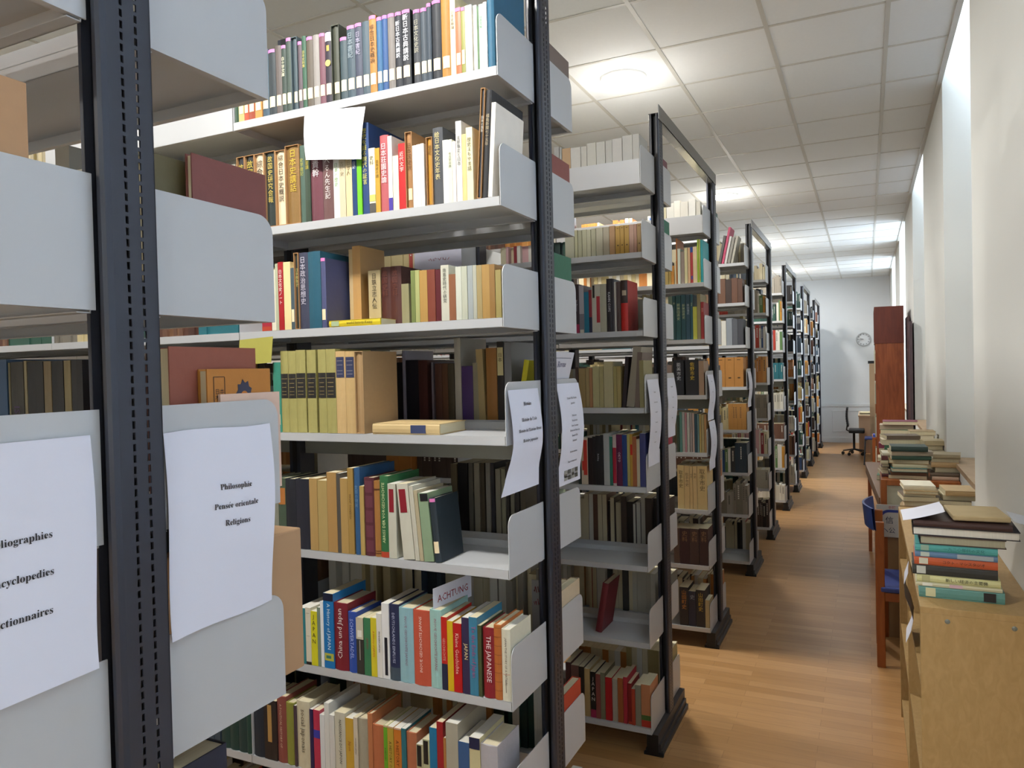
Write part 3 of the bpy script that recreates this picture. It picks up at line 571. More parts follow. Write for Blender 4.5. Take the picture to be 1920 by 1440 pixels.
ROWS = json.loads('''{"r1s1":[1.872,2.626,[[-1886,17,190,"2f4a35","p","",0],[-1869,25,190,"b9ae72","p","L",0],[-1844,20,190,"b5533a","p","L",0],[-1824,27,190,"9a4a35","p","L",0],[-1797,30,190,"c98f4e","p","L",0],[-1767,29,216,"3d5260","h","LP",0],[-1738,30,210,"2b3438","h","LP",0],[-1708,25,216,"5c534f","h","L0",0],[-1683,20,213,"2e3d35","h","LPT白十字文庫|e8e2c4",0],[-1663,22,232,"3c4a42","h","LP",0],[-1641,26,229,"46545a","x","L0",0],[-1615,17,211,"55484f","h","LP",0],[-1598,17,224,"2f5540","h","LT日本史料集|c9b96a",0],[-1581,26,218,"564d42","h","LP",0],[-1555,25,218,"8a8580","h","L0",0],[-1530,23,218,"6d4550","h","LP",0],[-1507,26,219,"2a2430","h","LW",0],[-1481,31,232,"44473c","x","L",0],[-1450,27,189,"3a4a50","h","LP",0],[-1423,30,218,"3b4c56","h","LPT日本書紀|8d9aa0",0],[-1393,27,219,"3e4354","h","LPT日本書紀|a9a3b8",0],[-1366,27,218,"42525c","h","L",0],[-1340,26,230,"b07a3a","h","LPT綜合日本史概説|3d2c1c",0],[-1313,20,220,"2f5f86","h","LP",0],[-1293,20,221,"2c4f80","h","LP",0],[-1273,25,221,"77716c","h","LP",0],[-1247,24,220,"20242c","h","LPT新日本古典講説|e8eaf0",0],[-1223,30,221,"22252b","h","LPT新日本古典講説|eceef2",0],[-1184,25,213,"3a3d42","h","LPT日本文化史説|a8a490",0],[-1159,23,212,"3b454e","h","LP",0],[-1137,16,221,"36414c","h","LP",0],[-1120,31,225,"1d2128","h","LP",0],[-1089,31,239,"a87832","h","L",0],[-1058,17,229,"e8d8b0","p","T日本史概論|54453a",0],[-1041,18,186,"b9653a","p","LP",0],[-1023,13,184,"8a8a3c","p","LP",0],[-1010,22,185,"f0eee6","p","",0],[-983,11,180,"eeeade","p","",0],[-966,14,179,"b5e0b8","p","T日本文化|5a7a60",0],[-952,11,182,"f2f2ec","p","",0],[-941,22,290,"2f6480","h","",0]]],"r1s2":[1.872,2.267,[[-1886,35,244,"2b2c30","x","T故国史|c9b24a",0],[-1850,42,244,"2e2f2c","x","T故国史|c9b24a",0],[-1808,41,243,"e0cfae","x","T綜合|4a3c30",0],[-1767,48,244,"27312e","x","T故国史研究会報|cdb659",0],[-1719,42,241,"e4d3b0","x","T綜合日本史概説|43362c",0],[-1677,57,250,"8a6a3a","x","T日本史講話|d2b23c",0],[-1620,22,243,"4a6154","h","T史学歳記|b5b24c",0],[-1598,21,241,"3c4a3c","p","T演習講|b9a93c",0],[-1577,47,200,"6b3a44","h","T貴幹|e8dfe0",0],[-1530,44,196,"6a4a48","h","Tへるん先生記|e4dcd8",0],[-1486,23,195,"f0efe6","p","T日本の歴史|7aa06a",0],[-1464,24,193,"cfc3a4","p","T古代史|9a8a6a",0],[-1439,24,192,"dcc99c","p","T日本人|8a7a5a",0],[-1415,18,251,"23406e","p","T日本一日記|d8dce8",0],[-1397,18,252,"6fc02a","p","",0],[-1379,27,275,"1f3f72","h","T歴史を語る現代の証言|d6cf5a",0],[-1352,23,195,"eee8c8","p","T史料|5a5040Kb",0],[-1329,17,192,"c79c3c","p","T日本史の謎|4a3618",0],[-1312,31,227,"b55a5e","h","T日本荘園史論|f0e0e0",0],[-1282,15,221,"f4f1ea","p","Kn",0],[-1266,21,160,"eedec4","p","",0],[-1245,24,193,"c02a2c","p","T近代文学|f4e0d8",0],[-1221,25,223,"a5784a","x","LT日本国史説|5c3a20",0],[-1196,14,180,"f2efe8","p","",0],[-1182,14,181,"f0ede6","p","",0],[-1168,12,182,"f0ede6","p","",0],[-1149,22,197,"b8862c","x","T歴史|6a4818",0],[-1127,34,220,"4a4c50","h","T絵日本文化史年表|d8c88c",0],[-1093,18,180,"f2efe6","p","",0],[-1076,14,179,"e2e4c8","p","T考古学辞典|6a6a50",0],[-1062,12,172,"eedbd4","p","",0],[-1049,19,227,"dedbd2","p","T支那事変と日本|6a6a68",0],[-1030,14,187,"e9c888","p","",0],[-1016,21,204,"e8e0b8","p","T歴史よもやま話|5a5238",0],[-986,16,306,"3a3c42","x","T日本の百年|d8d4c8l4",0],[-969,19,297,"2c2c2e","h","T福島新聞七十五年|b0a080l4",0],[-950,15,260,"efe6d8","p","l4",0]]],"r1s3":[1.872,1.93,[[-1794,41,202,"a82a3c","p","Kr",0],[-1752,19,198,"e6dfc8","p","T大化の改新論|8a6a50",0],[-1733,12,216,"b4b89a","p","",0],[-1721,22,220,"a82428","p","T日本文化史ノート|f2e4dc",0],[-1698,29,218,"e8d49c","p","",0],[-1669,15,197,"4a5a62","p","L",0],[-1654,19,244,"2c3430","x","T日本教育史|b8b06a",0],[-1635,37,242,"3a3c50","h","T日本政治思想史|c8c4d0",0],[-1599,50,242,"1f5568","h","DH",0],[-1548,19,219,"4a4e74","h","LPDH",0],[-1513,15,256,"b8a078","p","",100],[-1499,32,265,"b9905a","p","DE",100],[-1438,47,181,"b3a27c","p","T日鉄立志人伝|3a3228",100],[-1390,35,188,"4a2420","h","T故国史料|6a3a30",100],[-1356,42,188,"4c2622","h","T故国史料|6a3a30",100],[-1313,28,130,"8f8a68","p","",100],[-1213,15,153,"75804a","p","",0],[-1198,15,153,"a9ac70","p","",0],[-1183,27,151,"b08a4c","p","",0],[-1156,27,151,"7e4030","p","",0],[-1128,18,149,"5a2026","p","",0],[-1110,27,160,"c8c6b4","p","T南島史時代の研究|33322e",0],[-1084,23,132,"8a5a3e","p","",0],[-1061,19,152,"c8cabb","p","",0],[-1042,19,152,"b9bba8","p","",0],[-1022,17,152,"9fa5a4","p","",0],[-1005,12,152,"b0b0a0","p","",0],[-993,17,151,"a08e62","p","",0],[-976,24,151,"a8854c","p","",0],[-953,18,150,"8f6c3c","p","",0],[-934,18,133,"9a8c56","p","",0]]],"r1s4":[1.872,1.598,[[-1758,34,228,"3a8a74","h","L",0],[-1724,31,264,"a8a060","h","K4",0],[-1693,33,263,"a8a060","h","K4",0],[-1660,39,265,"a8a060","h","K4",0],[-1616,37,264,"a8a060","h","K4",0],[-1571,32,264,"a8a060","h","K4",0],[-1539,38,264,"a8a060","h","K4",0],[-1501,37,256,"cfae78","h","K5",0],[-1464,38,255,"c8a872","h","K5",0],[-1426,33,254,"b09066","x","0",0]]],"r1s5":[1.872,1.222,[[-1819,28,222,"6a6a58","h","",0],[-1791,41,221,"8a8a7a","h","",0],[-1750,32,225,"4a5a48","h","Ko",0],[-1718,42,224,"22242c","h","",0],[-1676,59,226,"232430","h","",0],[-1617,32,230,"b5945c","p","E",0],[-1584,38,225,"b39a62","p","E",0],[-1546,38,252,"b08a54","p","E",0],[-1508,15,250,"55504a","p","",0],[-1494,29,235,"b39258","p","E",0],[-1465,22,268,"a8874a","p","TVISSERING  JAPAN|5a4020^",0],[-1442,22,269,"2f5a86","h","T支那の現実|6a90b0",0],[-1420,16,214,"b89c5c","p","",0],[-1404,36,241,"5c2a34","h","Kc",0],[-1368,22,232,"a8743a","h","K2",0],[-1346,31,248,"2f6a3e","h","TABRISS DER VORGESCHICHTE|d8e0a8^Kr",0],[-1315,29,226,"c8c6b4","p","Km",0],[-1263,42,227,"ccc9b8","p","Kml-5",0],[-1221,17,223,"c6c2b0","p","l-5",0],[-1205,15,211,"b5a98a","p","l-5",0],[-1190,35,203,"8aa080","p","l-5Kg",0],[-1155,24,189,"26323a","h","Ll-5PDE",0]]],"r1s6":[1.872,0.849,[[-1681,33,180,"2f7f86","p","Kt",0],[-1648,22,184,"d8d2bc","p","Kk",0],[-1626,26,175,"d6cf2a","p","TJAPAN|3a3a20",0],[-1600,13,190,"7a8a7a","p","",0],[-1587,13,210,"e8ecee","p","",0],[-1574,40,239,"1f74b4","p","TA History of JAPAN|d8ecf6vKdKy",0],[-1534,54,213,"7a1c28","h","TChina und Japan|f2e4dc^B",0],[-1479,33,190,"2a4ca0","h","TSCHWERTADEL|aebcf0v",0],[-1447,28,176,"3a3832","p","Kq",0],[-1418,26,179,"3f7a54","p","TJAPAN|8a4a4av",0],[-1392,22,182,"d8c832","p","TA History of JAPAN|c8402av",0],[-1370,20,198,"e0ddd4","p","TMODERN JAPAN|3a3a3av",0],[-1350,27,232,"e6e6e4","p","Kv",0],[-1323,35,232,"232a4e","h","TDEUTSCHLANDS EINFLUSS|c0c8e0vKw",0],[-1288,51,226,"8fb8c0","h","TINOUE GESCHICHTE JAPANS|8a5a74v",0],[-1237,58,225,"c0533a","h","TINOUE GESCHICHTE JAPANS|f4dcd0^",0],[-1179,40,232,"9cc4bc","h","TINOUE GESCHICHTE JAPANS|9a5a6cv",0],[-1139,20,215,"c0281e","p","TGESCHICHTE|e8b0a0vKd2",0],[-1119,20,206,"d8b01e","p","",0],[-1099,28,202,"b81c1c","p","TKleine Geschichte|f0c8b8v",0],[-1070,25,222,"382e4e","p","TJAPAN|ead9a0V",0],[-1046,28,226,"3f7f9c","p","TTo the Ends of Japan|a84a7cV",0],[-1018,12,205,"4a5234","p","",0],[-1002,36,201,"8a1c26","h","TTHE JAPANESE|f0dcd8V",0],[-967,24,213,"b8692e","h","K3",0],[-943,28,204,"d6d2bc","h","TJAPAN THE STORY OF A NATION|5a4a40vKe",0]]],"r1s7":[1.872,0.503,[[-2037,40,200,"24403a","h","",0],[-1997,39,200,"24403a","h","",0],[-1957,39,200,"243c3a","h","",0],[-1919,19,200,"26463c","h","",0],[-1886,48,200,"1f2834","h","",0],[-1838,56,200,"2a2424","p","KY",0],[-1782,39,220,"8a4a40","h","TA POLITICAL HISTORY OF|d8b8a0v",0],[-1743,34,205,"8a8c3a","h","",0],[-1709,11,200,"4a3a44","p","",0],[-1698,55,220,"cfc6a8","h","Tsocial japonais|5a5040v",0],[-1643,15,200,"2a2450","p","",0],[-1627,26,201,"b83450","p","Ku",0],[-1601,19,190,"dadcdc","p","",0],[-1582,19,231,"d8d8d2","p","",0],[-1563,21,196,"d4d2cc","p","",0],[-1541,42,210,"c8c4b0","p","TNAISSANCE DU JAPON|3a342cv",0],[-1499,31,198,"c8a03c","p","TJapon|a05828v",0],[-1468,16,205,"d0c4ae","p","TMODERN JAPAN|6a5a5av",0],[-1452,37,206,"a39c88","h","",0],[-1415,18,226,"b8744a","h","",0],[-1397,44,196,"b46a44","h","",0],[-1354,14,200,"6aa82c","p","TA HISTORY|3a4a20vKl",0],[-1340,23,200,"b89a3a","p","TA HISTORY OF|4a3a20vKl",0],[-1316,27,200,"c8762c","p","TA HISTORY OF|5a3010vKl",0],[-1289,17,203,"2a6a74","p","",0],[-1272,36,195,"b06a48","h","",0],[-1236,23,166,"b8b08c","p","Kj",0],[-1213,24,185,"b8b890","p","Kj",0],[-1189,26,225,"1f7098","p","",0],[-1163,22,247,"9a2428","p","",0],[-1141,9,202,"b07a44","p","",0],[-1132,41,251,"a8a290","p","",0],[-1091,37,202,"3a5a86","p","",0],[-1054,35,222,"c8bf94","p","Ki",0],[-1019,55,208,"b0acb0","h","",0]]],"r2s1":[3.3251,2.69,[[-1330,27,199,"9a9a96","p","",0],[-1302,12,194,"9a9c98","p","",0],[-1290,44,185,"b0906a","p","",0],[-1246,51,181,"bdbab2","p","F",0],[-1195,30,181,"b5b2a8","p","F",0],[-1165,46,191,"b8b5aa","p","F",0],[-1119,44,189,"b5b3aa","p","F",0],[-1075,33,190,"b0aea6","p","F",0],[-1042,48,192,"b8b5ae","p","F",0],[-994,48,199,"b5b3ac","p","F",0],[-946,32,199,"b2b0a8","p","F",0]]],"r2s2":[3.3251,2.315,[[-1284,48,130,"a09e88","p","",0],[-1236,16,130,"a5a280","p","",0],[-1220,21,128,"9a987c","p","",0],[-1198,24,128,"a8a588","p","",0],[-1175,21,126,"b0ac90","p","",0],[-1154,24,129,"a8a488","p","",0],[-1130,34,131,"b0aa92","p","",0],[-1096,31,130,"a89e88","p","",0],[-1065,28,132,"a8825a","p","",0],[-1037,23,129,"b08a3c","p","K6",0],[-1014,20,129,"b08a3c","p","K6",0],[-994,23,129,"b08a3c","p","K6",0],[-971,23,129,"b08c78","p","",0],[-949,15,129,"a8806c","p","",0],[-934,20,130,"9a7a4a","p","K6",0]]],"r2s3":[3.3251,1.955,[[-1282,35,224,"8a8680","p","",0],[-1247,27,230,"3a3038","p","TIntelligence|d8d4d8vKp",0],[-1220,24,223,"77757c","p","Kz",0],[-1196,24,191,"1f6f88","p","",0],[-1172,16,199,"8a3038","p","Kd2",0],[-1157,42,223,"b8b4a4","p","K7",0],[-1115,29,223,"a5a28e","p","",0],[-1086,28,245,"201c22","h","TKAHN COPS|c8c4c8v",0],[-1058,10,243,"3a3840","p","",0],[-1048,10,228,"b0aca4","p","",0],[-1037,20,227,"4a3a38","p","",0],[-1017,33,233,"a8342a","h","K8DH",0]]],"r2s4":[3.3251,1.6,[[-1247,16,191,"4a3a34","p","0",0],[-1231,35,186,"9a8458","p","",0],[-1196,19,188,"a08c60","p","",0],[-1178,16,187,"a87a54","p","",0],[-1162,34,194,"b0a87c","p","",0],[-1128,21,194,"a89e70","p","",0],[-1107,47,215,"b0a680","p","",0],[-1060,18,192,"9a8e58","p","",0],[-1043,20,192,"a0905c","p","",0],[-1022,20,235,"2a2228","p","l5",0],[-1002,40,279,"8a8272","p","l8",0],[-962,25,253,"6a5a50","p","l4",0],[-937,22,216,"8a8258","p","",0]]],"r2s5":[3.3251,1.237,[[-1242,16,216,"26302a","p","T日本|6a8a3a",0],[-1226,33,221,"c8b8a0","p","K9",0],[-1193,23,221,"2a1e20","p","",0],[-1170,16,227,"221e22","p","",0],[-1154,24,232,"1f1f24","p","TBuilding|c0c0c4v",0],[-1131,16,235,"26262a","p","",0],[-1115,29,240,"a8aaa8","p","",0],[-1087,15,228,"2a6a5a","p","",0],[-1071,18,236,"b8a8a4","p","Kh",0],[-1053,28,239,"5a1c40","p","TOKYO|e0c8d0v",0],[-1025,23,237,"24407a","p","",0],[-1002,13,242,"a8a060","p","",0],[-989,13,242,"b08a38","p","KR",0],[-977,20,230,"9a5a3a","p","",0],[-957,15,218,"b8ae94","p","",0],[-942,27,245,"3a4070","p","",0]]],"r2s8":[3.3251,0.128,[[-1331,27,247,"4a2a2a","p","",0],[-1303,41,238,"6a4a44","p","",0],[-1263,27,236,"2a2624","p","",0],[-1236,29,230,"b09868","p","",0],[-1206,27,219,"24201e","p","TJAPAN|d8d0c8vKp",0],[-1179,24,213,"8a4a44","p","",0],[-1156,24,222,"7a765c","p","",0],[-1132,34,205,"b01c20","p","",0],[-1098,26,201,"a8a090","p","",0],[-1072,28,210,"a05a30","p","",0],[-1044,20,219,"a82c3a","p","",0],[-1023,18,192,"8a2020","p","Kr",0],[-1005,18,170,"b0402a","p","",0],[-987,28,191,"8a8674","p","",0],[-960,45,198,"b87a54","h","KG",0]]],"r3s2":[4.7492,2.31,[[-1157,24,111,"b8a060","p","",0],[-1133,17,109,"a89050","p","",0],[-1116,20,118,"c88a3a","p","",0],[-1096,12,147,"e0cfa8","p","",0],[-1084,8,290,"c87a3a","p","",0],[-1075,20,223,"d8dccc","p","",0],[-1055,24,204,"9a8a80","p","",0],[-1031,20,225,"d8cfa0","p","",0],[-1011,17,224,"e0b890","p","",0],[-994,17,225,"b03a3c","p","Kb2",0],[-978,27,227,"e0c8a0","p","",0],[-951,10,271,"a8c83a","p","",0],[-941,10,270,"d0cc6a","p","",0],[-931,17,266,"2f9aa0","h","",0]]],"r3s3":[4.7492,1.95,[[-1140,27,280,"6a7a6a","h","",0],[-1113,20,281,"23484a","h","T史|b0b090",0],[-1092,34,283,"1f4a4c","h","T新秋田県史|a8b088",0],[-1058,30,285,"1f4850","h","T新秋田県史|a8b088",0],[-1028,27,283,"2a4a58","h","T秋田藩史|a0a8b0",0],[-1001,17,284,"23505c","h","T県史|a0a888",0],[-985,27,206,"b8b84a","p","",0],[-958,23,285,"8a7e5a","p","",0],[-935,20,233,"8a2424","p","T歴史|d0a090",0]]],"r3s4":[4.7492,1.6,[[-1147,34,218,"5a5650","p","",0],[-1113,65,224,"20242c","x","T能美市史|c8ccd0",0],[-1038,84,225,"22242a","x","T佐野市史|d8b83a",0],[-955,33,216,"9a8068","x","",0]]],"r3s5":[4.7492,1.237,[[-1100,17,236,"3a4a3a","p","",0],[-1082,17,257,"5a8a80","p","",0],[-1066,17,257,"b0b4b0","p","",0],[-1049,14,253,"b08088","p","",0],[-1035,17,253,"b8bcb4","p","",0],[-1018,17,250,"98908c","p","",0],[-1001,13,250,"c0a8a0","p","",0],[-988,17,247,"2a4a5a","p","",0],[-971,13,243,"6a8a8c","p","",0],[-958,13,243,"b09a5c","p","",0],[-945,17,240,"a89a70","p","",0],[-928,14,240,"b08a5a","p","",0]]],"r3s6":[4.7492,0.873,[[-1103,44,279,"d8c088","h","T取手市史|5a4a30",0],[-1059,34,277,"d4b884","h","T取手市史|6a5638",0],[-1025,20,275,"d0b480","p","T市史|5a4a30",0],[-1005,27,276,"d4b884","h","T市史|5a4a30",0],[-978,63,277,"d0b680","h","T取手市史|5a4a30",0]]],"r3s7":[4.7492,0.52,[[-1134,38,227,"5a463c","h","",0],[-1096,65,229,"3a2226","h","T史料|8a6a4a",0],[-1032,60,230,"43302c","h","T史料|8a6a4a",0],[-971,56,235,"3a2424","h","T史料|8a6a4a",0]]],"r3s8":[4.7492,0.125,[[-1104,58,246,"24242c","h","T山田町史|c0803a",0],[-1046,47,225,"22263a","h","T史|8a90a0",0],[-999,57,237,"26262a","h","T山田町史|c8a83a",0],[-942,27,178,"a89870","p","",0]]]}''')
PL = {'r1': 'Histoire rack', 'r2': 'rack behind Histoire', 'r3': 'third rack'}
SN = ['', 'top shelf', 'second shelf', 'third shelf', 'fourth shelf', 'fifth shelf', 'sixth shelf', 'seventh shelf', 'bottom shelf']
for key, (Ys, z, row) in ROWS.items():
    k = int(key[1]); s = int(key[3]); z = levels(k)[s-1]
    where = SN[s]+', '+PL[key[:2]]
    if key in ('r2s1', 'r2s2', 'r2s4', 'r2s8') or key[:2] == 'r3':
        mass_row(Ys, z, row); continue
    shelf_row(Ys, z, row, where, 'books on the %s of the %s' % (SN[s], PL[key[:2]]))

def solid_book(name, label, cat, x0, x1, y0, y1, z0, H, c, spine='x', group=None, kind='h', pg=None):
    """book or box standing with its cover towards +X; spine towards the aisle end given by y order"""
    t = thing(name, label, cat, (x0, y0, z0+.0007), group=group)
    b = MB(); w = x1-x0; D = y1-y0; q = .0025
    b.box(0, q, 0, D, 0, H); b.box(w-q, w, 0, D, 0, H); b.box(q, w-q, D-q, D, 0, H); b.build('cover', mat(c, .6, .06, 60, 0, .2), t)
    b = MB(); b.box(q, w-q, .003, D-q, .003, H-.003); b.build('page_block', pg or PAGE, t); NBOOK[0] += 1
    return t
GE = 'books standing against the rack end panels'
EY = YK[1]+UD
solid_book('book', 'grey brown boxed volume above the topmost end panel of the Histoire rack', 'book', -.955, -.914, EY+.01, EY+.24, 2.626, .212, '7c6c62', group=GE)
solid_book('book', 'maroon bound volume behind the second end panel of the Histoire rack', 'book', -.94, -.914, EY+.03, EY+.225, 2.267, .215, '8a4c44', group=GE)
solid_book('book', 'green bound volume behind the third end panel of the Histoire rack', 'book', -.945, -.914, EY+.03, EY+.222, 1.93, .232, '2f6a50', group=GE)
solid_book('book', 'cream volume rising above the sixth end panel of the Histoire rack', 'book', -.945, -.914, EY+.04, EY+.235, .849, .205, 'c9b79a', group=GE)
solid_book('book', 'tan volume beside the cream one, sixth level of the Histoire rack', 'book', -.975, -.947, EY+.03, EY+.225, .849, .200, 'a58a68', group=GE)
solid_book('book', 'orange red volume above the lowest end panel of the Histoire rack', 'book', -.945, -.914, EY+.03, EY+.225, .503, .205, 'b8432a', group=GE)
EY = YK[2]+UD
solid_book('book', 'plum volume at top end panel of the rack behind Histoire', 'book', -.94, -.914, EY+.02, EY+.2, 2.64, .19, '6c3a40', group=GE)
solid_book('book', 'green volume at second end panel of the rack behind Histoire', 'book', -.94, -.914, EY+.02, EY+.22, 2.305, .22, '1f6a50', group=GE)
solid_book('book', 'crimson volume low on the far side of the rack behind Histoire', 'book', -.94, -.914, EY+.02, EY+.2, 1.235, .0+.19, '9a2038', group=GE)
solid_book('book', 'grey book lowest on the far side of the rack behind Histoire', 'book', -.95, -.914, EY+.02, EY+.25, .52, .2, '6a6a62', group=GE)
EY = YK[0]+UD
GN = 'books on the nearest rack'
solid_book('book', 'large maroon board cover standing above the end panel left of Philosophie notice', 'book', -.93, -.916, EY+.09, EY+.243, 1.90, .222, '7c4640', group=GN)
solid_book('book', 'olive volume left of the large maroon one, nearest rack', 'book', -.975, -.945, EY+.04, EY+.20, 1.90, .215, '6a6040', group=GN)
solid_book('book', 'dark maroon volume left of the olive one, nearest rack', 'book', -1.01, -.978, EY+.04, EY+.20, 1.90, .215, '5c2a28', group=GN)
t = solid_book('book', 'thick salmon brown boxed volume above the Philosophie notice', 'book', -.992, -.942, EY+.06, EY+.235, 1.592, .238, '94523f', group=GN)
b = MB()
for (ya, yb, za, zb) in ((.06, .14, .20, .201), (.06, .14, .02, .021), (.06, .061, .02, .20), (.14, .141, .02, .20)): b.box(.0502, .0506, ya, yb, za, zb)
b.build('cover_frame', mat('5c2c22', .7), t); lettering('cover_lettering', '四三二', mat('5c2c22', .7), t, (.0508, .12, .165), (0, 1, 0), (0, 0, 1), .012, .05, True)
t = solid_book('book', 'orange paperback with flaming emblem in front of the salmon volume', 'book', -.940, -.920, EY+.11, EY+.245, 1.592, .203, 'b5762e', group=GN)
b = MB()
for (ya, yb, za, zb) in ((.012, .034, .19, .191), (.012, .034, .135, .136), (.012, .013, .135, .19), (.034, .035, .135, .19)): b.box(.0202, .0206, ya, yb, za, zb)
b.build('cover_frame', INK, t); lettering('cover_lettering', '日本\n木人', INK, t, (.0208, .0235, .163), (0, 1, 0), (0, 0, 1), .018, .045)
b = MB(); b.prism([(.075+.014*math.cos(a)*(1+.25*(k % 2)), .163+.017*math.sin(a)*(1+.35*(k % 2))) for k, a in [(k, k*math.pi/9) for k in range(18)]][::-1], 'x', .0203, .0208); b.build('flame_emblem', mat('3a3c50', .7), t)
b = MB(); b.prism([(.075+.007*math.cos(a), .160+.007*math.sin(a)) for a in [k*math.pi/9 for k in range(18)]][::-1], 'x', .0209, .0213); b.build('flame_core', mat('c87a30', .7), t)
solid_book('book', 'pale pink thin volume closest to the Philosophie notice panel', 'book', -.9195, -.9145, EY+.13, EY+.26, 1.592, .163, 'd8b8a4', group=GN)
o = MB(); o.box(-.99, -.915, EY+.06, EY+.305, 1.2627, 1.512); o = o.build('file_box', mat('b08c68', .8, .05, 18, 0, .1), bev=.003); tag(o, 'beige cardboard file box jutting out below the Philosophie notice', 'box')
t = solid_book('book', 'black book with small red emblem behind the beige file box', 'book', -1.03, -.992, EY+.05, EY+.29, 1.262, .285, '26262c', group=GN, pg=PAGEW)
# left side of the nearest rack
Y0 = YK[0]-SD
t = solid_book('book', 'tan cover with faint dark marks at the left frame edge, nearest rack', 'book', -.945, -.914, Y0+.01, Y0+.172, 1.90, .243, 'b58c64', group=GN)
lettering('cover_mark', '二', INK, t, (.0313, .05, .16), (0, 1, 0), (0, 0, 1), .03, .02)
for (xa, xb, H, c, lab, ti) in ((-1.124, -1.098, .222, '141416', 'slim black volume nearest the upright', None), (-1.142, -1.126, .222, '84744e', 'slim tan volume nearest the upright', None),
        (-1.172, -1.144, .222, '121316', 'middle black volume', None), (-1.192, -1.174, .222, '7c6a4a', 'middle tan volume', None), (-1.234, -1.194, .222, '18181a', 'broad black volume', None),
        (-1.243, -1.236, .224, '8a7c5c', 'very slim tan volume', None), (-1.278, -1.245, .223, '33302a', 'olive black volume with purple capitals', 'ISLAM'), (-1.285, -1.280, .222, '6c6448', 'thin olive volume beside the blue one', None), (-1.36, -1.289, .228, '34506e', 'large blue volume at the left frame edge', None)):
    tt = thing('book', lab+', behind the nearest rack end panel', 'book', (xa, YK[0]+UD+.03, 1.5927), group=GN)
    book_mesh_parts(tt, xb-xa, .18, H, c, 'p', '', ti, '5c4670', 'v' if ti else ''); NBOOK[0] += 1
solid_book('book', 'dark navy volume under the lowest visible end panel of the nearest rack', 'book', -1.05, -.93, EY+.012, EY+.135, .87, .33, '1c2438', group=GN)

# back row seen through the fourth and fifth shelves of the Histoire rack
def Xpx(row): pass
BACK = [(4, 2.212, [(-1545, 36, 222, '7a6a4c', 0), (-1509, 29, 221, '17151a', 0), (-1477, 13, 262, '8a8490', 0), (-1462, 51, 228, '1c1a24', 0), (-1411, 37, 226, '4a2824', 0), (-1359, 9, 218, '6a6068', 0), (-1344, 28, 213, '4c2e24', 0), (-1316, 23, 213, '543420', 0), (-1293, 25, 212, '3c3424', 0), (-1266, 25, 298, 'a8a294', 0), (-1239, 43, 202, '3c2460', 0), (-1196, 22, 212, '86806a', 0), (-1175, 26, 257, 'a08a5c', -2), (-1145, 40, 260, '94642e', 0), (-1104, 24, 280, '201c1e', 0), (-1078, 27, 277, '77787c', 0), (-1043, 19, 218, 'd0c81c', 10)]), (5, 2.212, [(-1291, 25, 245, '6a5c44', 0), (-1264, 39, 250, '141216', 0), (-1223, 18, 251, '5a564c', 0), (-1202, 22, 251, '8a8270', 0), (-1178, 16, 252, '4a4030', 0), (-1158, 18, 253, '8a867c', 0), (-1138, 14, 254, '2a2a30', 0), (-1122, 20, 233, '8a8472', 0), (-1100, 16, 234, '8c8870', 0), (-1082, 12, 255, '3a3632', 0), (-1068, 16, 256, '7a7666', 0), (-1051, 17, 256, '34302e', 0), (-1032, 21, 257, '5c5444', 0)])]
for (s, Yb, lst) in BACK:
    z = LV1[s-1]
    if s == 5:
        mass_row(Yb, z, [(x, w, H, c, 'p', '', 0) for (x, w, H, c, l_) in lst]); continue
    for i, (x, w, H, c, lean) in enumerate(lst):
        lab = '%s %s volume, far side of %s shelf, Histoire rack, %s from left' % ('slim' if w < 16 else 'broad' if w > 30 else 'medium', cname(c), {4: 'fourth', 5: 'fifth'}[s], ORD[i])
        t = thing('book', lab, 'book', (x/1000, Yb, z+.0007), group='far side books seen through the Histoire rack')
        if lean: t.rotation_euler = (0, math.radians(lean), 0); t.location.z = z+.0007+(w/1000*math.sin(math.radians(lean)) if lean > 0 else 0)
        book_mesh_parts(t, w/1000-.001, .19, H/1000, c, 'p', '', *(('日本', '2a2620', '', ('J',)) if c == '201c1e' else (None, None))); NBOOK[0] += 1

# lying books on the Histoire rack
def lying(name, label, x0, x1, y0, y1, z0, th, c, rz=0, title=None, tcol='2a2a2a', band=None, group=None, kind='p', pg=None, rot180=False):
    """closed book lying flat, spine towards -Y"""
    cx, cy = (x0+x1)/2, (y0+y1)/2; w, D = x1-x0, y1-y0
    t = thing(name, label, 'book', (cx, cy, z0+.0006), rz, group=group)
    q = .0025 if kind == 'h' else .001; ov = .003 if kind == 'h' else .0005
    b = MB(); b.box(-w/2, w/2, -D/2+q, D/2, 0, q); b.box(-w/2, w/2, -D/2+q, D/2, th-q, th)
    pts = [(-D/2+.004, th), (-D/2+.001, th*.85), (-D/2, th*.5), (-D/2+.001, th*.15), (-D/2+.004, 0), (-D/2+.006, 0), (-D/2+.006, th)]
    b.prism(pts[::-1], 'x', -w/2, w/2); b.build('cover', mat(c, .5, .06, 40, 0, .1), t)
    b = MB(); b.box(-w/2+ov, w/2-ov, -D/2+.006, D/2-ov, q, th-q); b.build('page_block', pg or PAGE, t)
    if band:
        for j, (u, v, hc) in enumerate(band):
            b = MB(); b.box(-w/2+w*u, -w/2+w*v, -D/2-.0006, -D/2+.001, th*.12, th*.88)
            b.build('spine_label', mat(hc, .6, .03, 30, 0, 0), t)
    if title: lettering('title', title, mat(tcol, .7, key='ink'), t, (w*.1, -D/2-.0009, th/2), (1, 0, 0), (0, 0, 1), w*.5, th*.6)
    NBOOK[0] += 1
    return t
GL = 'books lying flat on the Histoire rack'
lying('book', 'thin yellow paperback lying flat on the third shelf of the Histoire rack', -1.520, -1.33, 1.874, 1.962, 1.930, .020, 'd8c028', .03, 'world history Keizai', '3a3010', [(.05, .2, 'a8b890')], GL)
